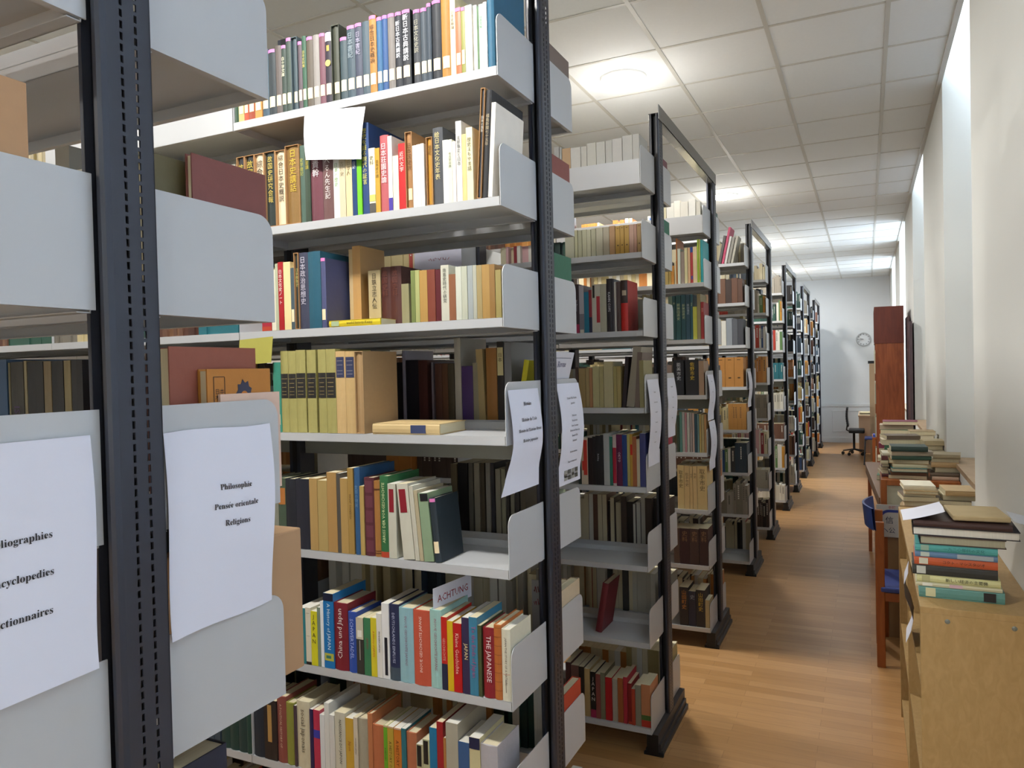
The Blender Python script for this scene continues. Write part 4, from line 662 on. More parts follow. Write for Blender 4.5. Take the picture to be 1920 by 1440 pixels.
lying('book', 'cream hardback with navy label lying flat, fourth shelf of Histoire rack', -1.365, -1.135, 1.872, 2.05, 1.598, .032, 'ceb380', .05, None, 'a', [(.58, .80, '3a4468')], GL, 'h')

# ---------------------------------------------------------------- all remaining shelved books: one uncountable mass
def stuff_row(k, s, z, xa, xb, zmax, fill=1.0):
    y = YK[k]; x = xb-.004
    pal = rnd.choice(PALS); run = 0; h0 = rnd.uniform(.18, .25); w0 = .025; dd = .15
    left_end = xa+(xb-xa)*(1-fill)
    while x > left_end:
        if run <= 0:
            pal = rnd.choice(PALS); run = rnd.choice((3, 5, 8, 12)); same = rnd.random() < .45; h0 = rnd.uniform(.17, max(.171, min(.27, zmax))); w0 = rnd.uniform(.016, .04); dd = rnd.uniform(.13, .19); c1 = rnd.choice(pal)
            if rnd.random() < .06: x -= rnd.uniform(.03, .12)
        run -= 1
        w = w0 if same else rnd.uniform(.012, .038); h = min(h0, zmax) if same else min(zmax, max(.15, h0+rnd.uniform(-.025, .025))); D = dd if same else rnd.uniform(.13, .19)
        c = c1 if same else rnd.choice(pal); mi = sm(c); pg = rnd.choice((0, 0, 1))
        if x-w < xa: break
        off = rnd.uniform(.004, .014)
        if s == -1: y0, y1 = y-SD+off, y-SD+off+D
        else: y1 = y+UD+SD-off; y0 = y1-D
        # bottom, top, -y, +y, -x, +x
        inner = mi if (s == 1 and rnd.random() < .55) else pg
        mt = [mi, pg, mi if s == -1 else inner, pg if s == -1 else mi, mi, mi]
        stuff.box(x-w, x-.0008, y0, y1, z+.0007, z+h, mats=mt)
        if rnd.random() < .5:  # title strip
            ym = y0-.0003 if s == -1 else y1+.0003
            tc_ = sm('d8d4c8' if sum(lin(c)[:3]) < .6 else '3a3a3a')
            a_, b_ = z+h*.45, z+h*.88; xm = x-w/2
            strips(xm, w, ym, a_, b_, tc_, s)
        x -= w
AUTH = {(int(k_[1]), int(k_[3])) for k_ in ROWS}
EDGE1 = {(1, 1), (1, 2), (1, 3), (1, 6), (1, 7), (2, 1), (2, 2), (2, 5), (2, 7), (0, 3), (0, 4), (0, 5)}
SKIP = {(0, 4, 1, 0), (0, 6, 1, 0), (4, 2, -1, 0), (4, 3, -1, 0), (4, 4, -1, 0), (2, 6, -1, 0), (2, 7, -1, 0), (1, 8, -1, 0), (3, 1, -1, 0), (4, 1, -1, 0), (0, 1, -1, 0), (0, 1, 1, 0), (0, 2, -1, 0), (0, 2, 1, 0), (0, 2, -1, 1), (0, 3, -1, 0), (0, 4, -1, 0), (0, 5, -1, 0), (4, 8, -1, 0), (5, 1, -1, 0)}
for k in range(12):
    lv = levels(k)
    for li, z in enumerate(lv):
        zmax = (lv[li-1]-z-.045) if li else .26
        zmax = min(zmax, .285); zm0 = zmax
        for s in (-1, 1):
            zmax = min(zm0, .155 if (k, li) in ((1, 2), (2, 1)) else .20) if (s == 1 and k in (1, 2, 3) and li < 4) else zm0
            for i in range(NB[k]):
                if (k, li+1, s, i) in SKIP: continue
                if s == -1 and i == 0 and (k, li+1) in AUTH: continue
                if s == 1 and i == 0 and k == 1 and li+1 in (4, 5): continue
                xb = XE-BW*i-.004; xa = XE-BW*(i+1)+.006
                if s == -1 and i == 1 and (k, li+1) in AUTH:
                    xb = min(xb, ROWS['r%ds%d' % (k, li+1)][2][0][0]/1000-.006)
                if s == 1 and i == 0 and (k, li+1) in EDGE1: xb -= .135 if k == 0 else .07
                if s == 1 and i > 0 and k > 3: continue
                if s == 1 and k == 0 and i > 1: continue
                if li == 0 and (k, s) in ((1, 1),): fillv = .5
                fillv = rnd.choice((1, 1, 1, .9, .8, .55)) if not (k == 1 and i < 2) else 1
                stuff_row(k, s, z, xa, xb, zmax, fillv)

# individually seen extras on racks 2-4
def quick_row(k, s, x_right, items, where, group, lean=0):
    x = x_right*1000; z = levels(k)[s-1]; out_ = []
    for (w, H, c, kind) in items:
        x -= w*1000+(4 if lean else 0); out_.append((x, w*1000, H*1000, c, kind, 'l%d' % lean if lean else 'K6' if kind == 'f' else '', 0))
    mass_row(YK[k]-SD+.008, z, out_)
quick_row(3, 1, -.925, [(.03, .17, 'c8c4b8', 'p'), (.045, .19, 'e2e0d8', 'p'), (.05, .18, 'd8d4c8', 'p'), (.04, .19, 'e4e0d4', 'h'), (.05, .18, 'd8d6cc', 'h'), (.045, .19, 'c8c0a0', 'p')], 'top shelf of the third rack', 'books on the top shelf of the third rack')
quick_row(4, 1, -1.0, [(.02, .23, 'b0ac9c', 'p'), (.024, .22, '8a867c', 'p'), (.02, .23, 'c8c4c0', 'p'), (.02, .31, 'b8345c', 'p'), (.024, .24, '4a4440', 'p')], 'top shelf of the fourth rack', 'leaning folders on the fourth rack', 12)
quick_row(4, 2, -.93, [(.04, .2, '5a3c2c', 'p'), (.05, .21, '6a4632', 'p'), (.05, .2, '3c2a22', 'p'), (.06, .21, '6e4a34', 'p'), (.06, .2, '5a3c2c', 'p'), (.05, .21, '7a5a40', 'p')], '', '')
quick_row(4, 3, -.93, [(.045, .22, '3e4046', 'p'), (.045, .22, '55585e', 'p'), (.05, .23, '8a9096', 'p'), (.04, .21, 'd8d4c8', 'p'), (.05, .22, 'd8c088', 'p'), (.06, .22, 'd0a888', 'p'), (.05, .22, 'b0a890', 'p')], '', '')
quick_row(4, 4, -.935, [(.075, .25, 'b07a3c', 'f'), (.075, .25, 'b07a3c', 'f'), (.075, .25, 'b07a3c', 'f'), (.075, .25, 'b07a3c', 'f')], '', '')

# ---------------------------------------------------------------- notices and papers
def sheet(label, pts_fn, nu, nv, m, name='paper_notice', th=.0004, cat='notice', group=None):
    b = MB(); P = [[Vector(pts_fn(u/nu, v/nv)) for v in range(nv+1)] for u in range(nu+1)]
    base = len(b.v)
    nrm = (P[1][0]-P[0][0]).cross(P[0][1]-P[0][0]).normalized()*th
    for sgn in (0, 1):
        for u in range(nu+1):
            for v in range(nv+1): b.v.append(tuple(P[u][v]+nrm*sgn))
    N = (nu+1)*(nv+1); idx = lambda u, v, s_: base+s_*N+u*(nv+1)+v
    for u in range(nu):
        for v in range(nv):
            b.f.append((idx(u, v, 1), idx(u+1, v, 1), idx(u+1, v+1, 1), idx(u, v+1, 1))); b.m.append(0); b.sm.append(True)
            b.f.append((idx(u, v, 0), idx(u, v+1, 0), idx(u+1, v+1, 0), idx(u+1, v, 0))); b.m.append(0); b.sm.append(True)
    o = b.build(name, m); return tag(o, label, cat, group)
MB1 = {}
def serif(s): # mathematical bold letters carry serifs
    out = ''
    for ch in s:
        if 'A' <= ch <= 'Z': out += chr(0x1D400+ord(ch)-65)
        elif 'a' <= ch <= 'z': out += chr(0x1D41A+ord(ch)-97)
        elif ch == 'é': out += chr(0x1D41A+4)
        elif ch == 'ê': out += chr(0x1D41A+4)
        else: out += ch
    return out
def curved_text(sheet_o, s, fn, uc, vc, hgt, aspect_w, aspect_h, m=INK, name='lettering', sr=True):
    """lettering laid on the sheet surface fn(u,v): u along the width 0..1, v downwards 0..1; sizes in metres"""
    body = serif(s) if sr else s
    vs, fs, w, h = text_data(body)
    if not vs: return
    cap = text_data(serif('H') if sr else 'H')[3]; sc = hgt/w if hgt > .03 else hgt/cap
    asc = [] 
    if 'é' in s or 'ê' in s:
        pre = text_data(serif(s[:max(s.find('é'), s.find('ê'))])+serif('e'))[2] if max(s.find('é'), s.find('ê')) > 0 else 0
        ew = text_data(serif('e'))[2]
        xe = -w/2+pre-ew*.42
        nv0 = len(vs); top = cap*.30
        vs = list(vs)+[(xe-.03, top), (xe+.03, top), (xe+.15, top+.2), (xe+.05, top+.2)]; fs = list(fs)+[(nv0, nv0+1, nv0+2, nv0+3)]
    V = []
    for (x, y) in vs:
        u = uc+x*sc/aspect_w; v = vc-y*sc/aspect_h
        p0 = Vector(fn(u, v)); pu = Vector(fn(u+.01, v))-p0; pv = Vector(fn(u, v+.01))-p0
        nn_ = pv.cross(pu).normalized()
        if nn_.x < 0: nn_ = -nn_
        V.append(tuple(p0+nn_*.0012))
    me = bpy.data.meshes.new(name); me.from_pydata(V, [], fs); me.materials.append(m); link(name, me, sheet_o)
XP = XE+.0026
GS = 'printed subject notices taped to the rack ends'
def phil(u, v):
    return (XP+.003+.010*v*v*(1-u)+.004*math.sin(v*4)*u, .7455+.21*u+.004*math.sin(v*5), 1.7044-.297*v+.002*math.sin(u*6))
o = sheet('white notice reading Philosophie, Pensée orientale, Religions, on the nearest rack end', phil, 8, 14, PAPER, group=GS)
curved_text(o, 'Philosophie', phil, .60, .315, .064, .21, .297); curved_text(o, 'Pensée orientale', phil, .60, .41, .089, .21, .297); curved_text(o, 'Religions', phil, .61, .505, .051, .21, .297)
def cyc(u, v):
    return (XP+.003+.012*v*v*(1-u)+.008*v*v, .410+.225*u+.004*math.sin(v*5), 1.712-.300*v)
o = sheet('white notice reading Encyclopedies and Dictionnaires at the left frame edge', cyc, 8, 14, PAPER, group=GS)
curved_text(o, 'Bibliographies', cyc, .56, .39, .080, .225, .30); curved_text(o, 'Encyclopedies', cyc, .57, .54, .078, .225, .30); curved_text(o, 'Dictionnaires', cyc, .57, .69, .076, .225, .30)
def hist(u, v):
    w_ = max(0, v-.55)/.45
    return (XP+.003+.022*math.sin(math.pi*min(1, v*1.25))*(.35+.65*v)*(1-.4*w_), 1.877+.21*u-.05*w_*w_*(1-u)-.008*w_, 1.727-.292*v)
o = sheet('white notice reading Histoire and Histoire japonaise, curling away from its panel', hist, 10, 18, PAPER, group=GS)
for s_, v_, w_ in (('Histoire', .145, .054), ("Histoire de l'Asie", .30, .105), ("Histoire de l'Extrême Orient", .405, .160), ('Histoire japonaise', .51, .105)): curved_text(o, s_, hist, .56, v_, w_, .21, .297)
def epo(u, v):
    return (XP+.003+.018*math.sin(math.pi*min(1, v*1.15)), 2.235+.205*u, 1.735-.335*v)
o = sheet('white notice listing Japanese eras, small grey photos at its foot', epo, 10, 18, PAPER, group=GS)
for s_, v_ in (('Epoque d\'Edo Histoire', .15), ('japonaise', .20), ('Préhistoire', .32), ('Protohistoire', .37), ('Period Ancienne', .42), ('Histoire du Moyen Age', .47), ('Epoque d\'Edo', .52), ('Modernité', .57), ('Histoire moderne', .68), ('Temps contemporains', .78)):
    curved_text(o, s_, epo, .56, v_, .0062, .21, .33, mat('5c5c66', .8, key='ink'))
b = MB()
for k in range(4):
    for j in range(3): b.face([tuple(Vector(epo(.25+.16*k+.02*(j % 2), .90+.03*j))+Vector((.0014, 0, 0))), tuple(Vector(epo(.39+.16*k, .90+.03*j))+Vector((.0014, 0, 0))), tuple(Vector(epo(.39+.16*k, .86+.03*j))+Vector((.0014, 0, 0))), tuple(Vector(epo(.25+.16*k, .86+.03*j))+Vector((.0014, 0, 0)))], (k+j) % 2)
b.build('photo_strip', [mat('9a9a94', .7), mat('55554f', .7)], o)
def gen_notice(y0, x, z0, h, label, lines):
    def fn(u, v): return (x+.003+.014*math.sin(math.pi*min(1, v*1.2)), y0+.20*u, z0-h*v)
    o = sheet(label, fn, 8, 12, PAPER, group=GS)
    for i, s_ in enumerate(lines): curved_text(o, s_, fn, .52, .15+.7*i/len(lines), .0064, .2, h, mat('6c6c76', .8, key='ink'))
gen_notice(YK[2]-SD+.02, XP, 1.725, .40, 'narrow white notice hanging from the near side of the rack behind Histoire', ['Histoire', 'Histoire locale', 'Antiquités', 'Economie', 'Politique', 'Société'])
gen_notice(YK[2]+UD+.03, XP, 1.725, .30, 'white notice on the far side end panel of the rack behind Histoire', ['Géographie', 'Cartes', 'Régions', 'Villes'])
gen_notice(YK[3]-SD+.02, XP, 1.725, .29, 'upper white notice on the near side of the third rack', ['Histoire', 'Régions', 'Villes'])
gen_notice(YK[3]-SD+.02, XP+.004, 1.43, .31, 'lower white notice joined under another on the third rack', ['Index', 'Divers'])
gen_notice(YK[4]-SD+.02, XP, 1.725, .30, 'white notice on the near side of the fourth rack', ['Langue', 'Divers'])
# sheet hanging from the top shelf, over the second shelf
def top_sheet(u, v): return (-1.586+.232*u+.028*v*(.5-u), 1.8665-.012*math.sin(v*2.4)-.01*(1-u)*v, 2.612-.020*u*1.2-.158*v)
o = sheet('blank bright white sheet hanging from the top shelf of the Histoire rack', top_sheet, 10, 8, mat('e9ebf2', .85, .01, 8, 0, 0, key='paper'), name='paper_sheet', cat='paper')
def yel(u, v): return (-1.885+.145*u-.005*v, 1.862-.006*v, 1.905-.085*v+.006*u)
o = sheet('yellow paper tag hanging under the third shelf, right of the nearest rack panel', yel, 4, 4, mat('a8a24a', .8, .02), name='paper_tag', cat='paper')
# ACHTUNG card
b = MB(); b.box(0, .0006, 0, .19, 0, .072)
t = thing('paper_card', 'white card with red handwritten ACHTUNG standing among the sixth shelf books', 'card', (-1.172, 1.885, 1.068), .0)
t.rotation_euler = (0, 0, math.radians(-8)); b.build('card', PAPER, t)
RED = mat('9a2030', .7, .02, 8, 0, 0, key='ink'); lettering('handwriting', 'ACHTUNG', RED, t, (.0014, .095, .036), (0, 1, 0), (0, 0, 1), .15, .036)
def scribble(parent, fn, seed, rows, m):
    r = random.Random(seed); b = MB()
    for (v, u0, u1, amp) in rows:
        pts = []; n_ = 26
        for i in range(n_+1):
            u = u0+(u1-u0)*i/n_; pts.append(fn(u+r.uniform(-.012, .012), v+amp*math.sin(i*1.9+r.uniform(-.6, .6))))
        for q in range(0, n_, 6): b.tube(pts[q:q+5], .0011, 4)
    b.build('handwriting', m, parent)
SX, SWD = -2.12, .28
def wn(u, v): return (SX+SWD*u, YK[2]-SD-.004, 2.455-.145*v)
o = sheet('white paper with red handwriting seen between third shelf books and the shelf above', wn, 2, 2, mat('c4c4d4', .8, .02), name='paper_sign', cat='paper')
scribble(o, lambda u, v: (SX+SWD*u, YK[2]-SD-.006, 2.455-.145*v), 3, [(.3, .08, .85, .07), (.65, .3, .75, .05)], RED)
# scribbled card lower on the far side of the Histoire rack
b = MB(); b.box(-.995, -.915, YK[1]+UD-.001+.01, YK[1]+UD+.0112, .90, 1.10); o = b.build('paper_card', mat('a8a4a4', .8)); tag(o, 'grey card with red scrawl behind the upright of the Histoire rack', 'card')
scribble(o, lambda u, v: (-.995+.08*u, YK[1]+UD+.007, 1.10-.2*v), 5, [(.15, .1, .9, .05), (.35, .1, .9, .05)], RED)
# leaning white booklets on the far side of the Histoire rack
for i, (dy, lab) in enumerate(((0, 'white stapled booklet slumping over the era notice'), (.03, 'second white booklet tucked behind the slumping one'))):
    t = thing('booklet', lab, 'booklet', (-.964-.012*i, 2.205+dy, 1.601)); t.rotation_euler = (0, math.radians(14), 0)
    b = MB(); b.box(0, .005, 0, .19, 0, .245-.01*i); b.build('cover', mat('d2d2da', .7, .02), t)
    lettering('cover_lettering', serif('Revue') if i == 0 else 'Bulletin', mat('6c6c8a', .7), t, (.0058, .095, .205), (0, 1, 0), (0, 0, 1), .1, .02); b = MB(); b.box(.0052, .0056, .02, .17, .225, .227); b.build('rule', mat('6c6c7a', .7), t)
# magazine file boxes, transparent sleeve at rack 2 fifth level
b = MB(); b.box(-1.66, -1.655, YK[2]-SD+.03, YK[2]-SD+.2, .8738, 1.05); o = b.build('ring_binder_sheet', mat('b8bcc4', .3)); tag(o, 'pale spiral-bound booklet lying open at the left of the empty sixth shelf', 'booklet')
# few leaning books on the emptier shelves of the rack behind Histoire
GR = 'leaning books on the emptier lower shelves behind Histoire'
for (s, px, w, H, c, ln, Yo) in ((7, -1.19, .03, .24, '6c2028', 10, .05),):
    t = thing('book', 'red board book leaning alone on the near empty seventh shelf behind Histoire', 'book', (px, YK[2]-SD+Yo, LV[s-1])); t.rotation_euler = (0, math.radians(ln), 0); t.location.z += .0012+w*math.sin(math.radians(ln)); book_mesh_parts(t, w, .18, H, c, 'h', '')

# ---------------------------------------------------------------- near low bookcase by the window wall
def low_case(label, x0, x1, y0, y1, H, m, divs, zs, th=.019, back=True):
    t = thing('low_bookcase', label, 'bookcase', (x0, y0, 0)); L_, W_ = y1-y0, x1-x0
    for i, yy in enumerate([0]+divs+[L_-th]):
        b = MB(); b.box(0, W_, yy, yy+th, 0, H-th); b.build('side_panel' if i in (0, len(divs)+1) else 'divider', m, t, bev=.001)
    b = MB(); b.box(0, W_, 0, L_, H-th, H); b.build('top_board', m, t, bev=.001)
    yy = [0]+divs+[L_-th]
    for a, c in zip(yy, yy[1:]):
        for z in zs:
            b = MB(); b.box(.004, W_-.01, a+th, c, z-th, z); b.build('shelf', m, t)
    if back: b = MB(); b.box(W_-.008, W_, th, L_-th, 0, H-th); b.build('back_panel', m, t)
    return t
t = low_case('pale birch low bookcase in the right foreground with a stack of books on top', .133, .434, 2.50, 4.19, 1.055, BIRCH, [.80], [.09, .474, .80])
for yy in (.07, .235):
    b = MB(); b.lathe([(.0001, .0), (.006, .0), (.0075, -.001)], (0, 0, 0), 16); s_ = b.build('screw_cap', mat('7c8078', .4, .02, 20, .6), t); s_.location = (yy, -.0008, 1.018); s_.rotation_euler = (math.pi/2, 0, 0)
# books inside it, spines to the aisle (-X)
GB = 'books inside the near birch bookcase'
yy = 2.525
for i, (w, H, c, z, nm) in enumerate([(.05, .22, 'd4d6d4', .80, 'light grey volume with printed label'), (.03, .21, '26342e', .80, 'black and white striped volume'), (.04, .20, 'c8cac4', .80, 'grey white volume'),
                                  (.035, .29, 'd8d8d4', .474, 'tall white volume with red and teal bands'), (.03, .28, 'b4b6b0', .474, 'tall grey volume'), (.04, .27, 'e0ded4', .474, 'tall ivory volume'), (.03, .25, '5c4a7c', .09, 'purple volume'), (.04, .26, '4a4c44', .09, 'dark grey volume'), (.04, .30, 'd0c8b0', .09, 'cream volume')]):
    if i in (3, 6): yy = 2.525
    t = thing('book', '%s, %s shelf inside the near birch bookcase' % (nm, {.80: 'upper', .474: 'middle', .09: 'lower'}[z]), 'book', (.155, yy+w, z+.0007), -math.pi/2, group=GB)
    book_mesh_parts(t, w-.001, .2, H, c, 'p', 'L' if i == 0 else '', codes=('d2',) if i == 1 else ('h',) if False else ()); NBOOK[0] += 1; yy += w
# the neat stack on the near bookcase
GT = 'stack of books on the near birch bookcase'
ZT = 1.055; z = ZT
stk = [('sea green hardback with black title block, lowest in the neat stack', .139, .362, .17, .034, '5c8c84', -.03, [(.08, .2, 'c8c49a'), (.76, .9, '201c1c')], None, 'h'),
       ('thin pale paperback just above the sea green hardback', .130, .356, .15, .012, 'c4c0a0', -.03, [(.08, .2, 'd8d6c8'), (.4, .55, 'c8a8b0')], None, 'p'),
       ('pale yellow paperback with Japanese title in the neat stack', .134, .352, .15, .022, 'c8c690', -.035, [(.06, .16, 'a8a478')], '新しい経済の主要機', 'p'),
       ('black hardback with square label in the neat stack', .122, .345, .16, .030, '2c2c28', -.03, [(.05, .16, 'b8bab0')], None, 'h'),
       ('orange hardback with pale label in the neat stack', .127, .345, .15, .024, 'b8542c', -.03, [(.06, .17, 'c8c4b0')], 'コクト・マシスタジオ', 'h'),
       ('blue paperback with pale label in the neat stack', .129, .345, .15, .017, '5c7c9c', -.03, [(.07, .18, 'b4c0b4'), (.52, .95, '9ca4a8')], None, 'p'),
       ('turquoise paperback with faint title in the neat stack', .130, .345, .15, .022, '4c9c98', -.03, [(.07, .17, '8aa490')], '一九二〇年代の文化', 'p'),
       ('dark brown hardback showing grey page edges in the neat stack', .142, .366, .15, .026, '3a2826', -.02, None, None, 'h'),
       ('wide black hardback with white page edges near the stack top', .124, .402, .19, .026, '26262c', -.03, None, None, 'h'),
       ('dark brown leather hardback at the very top of the stack', .128, .385, .19, .018, '3c2420', -.05, None, None, 'h')]
for i, (lab, xa, xb, D, th, c, rz, band, ti, kd) in enumerate(stk):
    rev = i in (7, 8)
    q = lying('book', lab, xa, xb, 2.60, 2.60+D, z, th, c, rz+(math.pi if rev else 0), ti, '2c2c24' if i != 6 else '2a6a68', band, GT, kd, pages('a8a48c') if i == 7 else PAGEW if i == 8 else None); z += th+.0005
ZTOP = z
def pap(label, fn, m, nm='loose_paper'): return sheet(label, fn, 8, 6, m, name=nm, cat='paper', th=.0006)
pap('white sheet sliding off the left of the book stack', lambda u, v: (.095+.115*u, 2.60+.20*v+.02*u, ZTOP+.008+.020*u*u-.010*(1-u)**2+.003*math.sin(v*5)), PAPER)
b = MB(); b.cbox((.300, 2.71, ZTOP+.012), .150, .19, .016, .06); o = b.build('old_booklet', mat('b8a47c', .85, .12, 14), bev=.004); tag(o, 'worn tan booklet with ragged cover on top of the stack', 'booklet')
pap('white sheet poking out at the right of the stack top', lambda u, v: (.388+.045*u, 2.62+.15*v, ZTOP+.008-.012*u+.006*v), mat('c8ccd4', .8, .02))
pap('white crumpled paper drooping down the bookcase front below the stack', lambda u, v: (.118-.014*math.sin(v*7)+.012*u, 2.86+.20*u, 1.06-.24*v+.02*math.sin(u*4)), PAPER)

# ---------------------------------------------------------------- chair beside the bookcases
CH = thing('wooden_chair', 'orange brown wooden chair with blue seat tucked behind the birch bookcase', 'chair', (.055, 4.81, 0))
for (x, y, top) in ((0, 0, .85), (0, .40, .85), (.40, 0, .44), (.40, .40, .44)):
    b = MB(); b.box(-.023, .023, 0, .035, 0, top); o = b.build('leg', ORANGEW, CH, (x, y, 0), bev=.004)
for ya in (.005, .405): b = MB(); b.box(.024, .376, ya, ya+.025, .39, .44); b.build('seat_rail', ORANGEW, CH, bev=.002)
SB = mat('34468c', .5, .08, 30, 0, .2)
b = MB(); b.box(-.0, .42, -.005, .44, .442, .475); b.build('seat', SB, CH, bev=.01)
b = MB(); n_ = 10
for i in range(n_):
    ya, yb = -.012+.46*i/n_, -.012+.46*(i+1)/n_
    xa = -.03-.05*math.sin(math.pi*i/n_); xb = -.03-.05*math.sin(math.pi*(i+1)/n_)
    b.face([(xa, ya, .80), (xb, yb, .80), (xb-.012, yb, .93), (xa-.012, ya, .93)]); b.face([(xa+.012, ya, .80), (xa, ya, .93), (xb, yb, .93), (xb+.012, yb, .80)]); b.face([(xa-.012, ya, .93), (xb-.012, yb, .93), (xb, yb, .93), (xa, ya, .93)])
b.build('backrest', mat('2c4484', .35, .06, 20), CH)

# ---------------------------------------------------------------- further low cases with heaps of books
low_case('low birch case between the near bookcase and the chair, under two book stacks', .16, .50, 4.23, 4.74, .985, BIRCH, [], [.3, .64])
GH = 'heaped books on the low cases by the window wall'
tones = ['c8b890', 'b8a070', 'd8ccb0', 'a89068', 'c4a890', '6a5a48', 'd0c8a8', 'b89a6c', 'dcd4bc', '9a8a6a']
def heap(cx, cy, z0, n_, w, D, nm, seed, cols=tones, th=(.018, .034), jit=.12):
    r = random.Random(seed); z = z0; prev = None
    for i in range(n_):
        c = cols[(i+seed) % len(cols)]; t_ = r.uniform(*th); ww = w*r.uniform(.85, 1.05); dd = D*r.uniform(.85, 1.05); ox, oy = r.uniform(-.012, .012), r.uniform(-.015, .015)
        pos = 'lowest' if i == 0 else 'topmost' if i == n_-1 else ORD[i]+' from below'
        lying('book', '%s %s book, %s in %s' % ('thin' if t_ < .024 else 'thick', cname(c), pos, nm), cx-ww/2+ox, cx+ww/2+ox, cy-dd/2+oy, cy+dd/2+oy, z, t_, c, r.uniform(-jit, jit)+(math.pi if r.random() < .5 else 0), None, 'a', None, GH, r.choice('hp')); z += t_+.0005
    return z
heap(.232, 4.40, .985, 8, .155, .20, 'the left stack just beyond the near bookcase', 1, tones, (.014, .026))
heap(.40, 4.42, .985, 6, .15, .20, 'the right stack just beyond the near bookcase', 2, tones, (.014, .028))
cs = thing('display_case', 'waist high case with orange wood edges and whitish end panel in the window niche', 'case', (.072, 5.36, 0))
b = MB(); b.box(0, .035, 0, .40, 0, 1.02); b.build('side_panel', ORANGEW, cs, bev=.002)
b = MB(); b.box(.445, .48, 0, .40, 0, 1.02); b.build('side_panel', mat('5c4a3c', .5), cs, bev=.002)
b = MB(); b.box(.035, .445, 0, .40, .985, 1.02); b.build('top_rail', ORANGEW, cs, bev=.002)
b = MB(); b.box(.035, .445, .012, .39, .66, .985); b.build('end_panel', mat('b8b49c', .7), cs)
b = MB(); b.box(.035, .445, .012, .39, .0, .66); b.build('lower_panel', mat('9a7a54', .6, .08, 10), cs)
ps = thing('poster_board', 'whitish board with blue curve and red writing below the case edge', 'poster', (.118, 5.345, .0))
b = MB(); b.box(-.075, .12, -.003, .010, .655, .862); b.build('board', mat('b8b6b0', .7), ps)
b = MB()
for k in range(7):
    a0, a1 = math.pi/2*k/6, math.pi/2*(k+1)/6
    c = (.0, .77); r0, r1 = .045, .062
    if k < 6: b.face([(c[0]-r1*math.cos(a0), -.0042, c[1]+r1*math.sin(a0)), (c[0]-r0*math.cos(a0), -.0042, c[1]+r0*math.sin(a0)), (c[0]-r0*math.cos(a1), -.0042, c[1]+r0*math.sin(a1)), (c[0]-r1*math.cos(a1), -.0042, c[1]+r1*math.sin(a1))])
b.box(-.062, -.045, -.0044, -.0038, .71, .77); b.box(0, .11, -.0044, -.0038, .815, .832); b.build('blue_curve', mat('24388a', .6), ps)
lettering('lettering', '信', mat('2c3450', .7), ps, (-.0, -.0045, .765), (1, 0, 0), (0, 0, 1), .045, .045); lettering('lettering', '本町', mat('a04444', .7), ps, (.015, -.0045, .847), (1, 0, 0), (0, 0, 1), .05, .02)
lettering('lettering', 'ヘ公', mat('24305a', .7), ps, (-.005, -.0045, .70), (1, 0, 0), (0, 0, 1), .09, .035)
b = MB(); v0 = [(.066, 5.50), (-.045, 7.9)]; dx, dy = v0[1][0]-v0[0][0], v0[1][1]-v0[0][1]
tb = thing('work_table', 'long brown table set slightly askew, its plain edge pointing down the aisle', 'table', (.066, 5.80, 0), math.atan2(-dx, dy))
b.box(0, .40, 0, 2.05, .80, .832); b.build('table_top', mat('8a6a50', .45, .08, 9), tb, bev=.002)
for (x, y) in ((.02, .05), (.02, 1.95), (.26, .05), (.26, 1.95)):
    q = MB(); q.box(x-.0, x+.03, y, y+.03, 0, .80); q.build('leg', BROWNW, tb)
b = MB(); b.box(.004, .016, .03, 2.0, .74, .80); b.build('apron', mat('7c5a44', .45), tb)
dark = ['2a4038', '8a2a24', 'c8b890', '26303c', '6a4a34', '2f6a6c', 'd0c4a0', 'b08a54', '2c4a38', 'b8a890']
def mass_heap(cx, cy, z0, n_, w, D, seed, cols, th=(.02, .036)):
    r = random.Random(seed); z = z0
    for i in range(n_):
        t_ = r.uniform(*th); c = cols[(i+seed) % len(cols)]; b0 = len(stuff.v); a = sm(c)
        ww, dd = w*r.uniform(.8, 1.05), D*r.uniform(.85, 1.05); rz = r.uniform(-.15, .15); c0 = (cx+r.uniform(-.015, .015), cy+r.uniform(-.015, .015), z+t_/2)
        stuff.cbox(c0, ww, dd, t_-.0006, rz, mats=[a, a, a if i % 2 else 0, 0, 0, 0]); stuff.cbox((c0[0], c0[1], z+.001), ww+.004, dd+.004, .0018, rz, a); stuff.cbox((c0[0], c0[1], z+t_-.0015), ww+.004, dd+.004, .0018, rz, a); z += t_+.001
z1 = heap(.235, 5.52, 1.02, 8, .23, .20, 'the left heap on the orange edged case', 3, dark, (.02, .036))
z2 = heap(.45, 5.53, 1.02, 6, .17, .20, 'the right heap on the orange edged case', 4, tones, (.02, .036))
heap(.10, 5.60, 1.02, 7, .045, .20, 'the narrow heap at the orange edged case corner', 8, ['6a2a28', '24444a', 'c8c0a0', '5c2a2c', 'd4ccb4'], (.018, .03), .05)
mass_heap(.40, 6.05, .832, 12, .17, .20, 9, tones, (.026, .036))
mass_heap(.38, 6.45, .832, 13, .17, .20, 11, tones, (.028, .036))
mass_heap(.23, 6.15, .832, 12, .27, .20, 5, ['c8b890', 'b8a070', '3a6a4c', 'd8ccb0', '6a5a48', 'a89068'], (.028, .042))
mass_heap(.22, 6.75, .832, 13, .27, .20, 6, ['d8ccb0', '3a7a5c', 'b8a890', '7a2a44', 'c8b890'], (.028, .042))
b = MB(); b.cbox((.245, 6.10, 1.258), .36, .24, .016, .05); o = b.build('large_green_folder', mat('2f5c42', .5, .05), bev=.002) if False else None

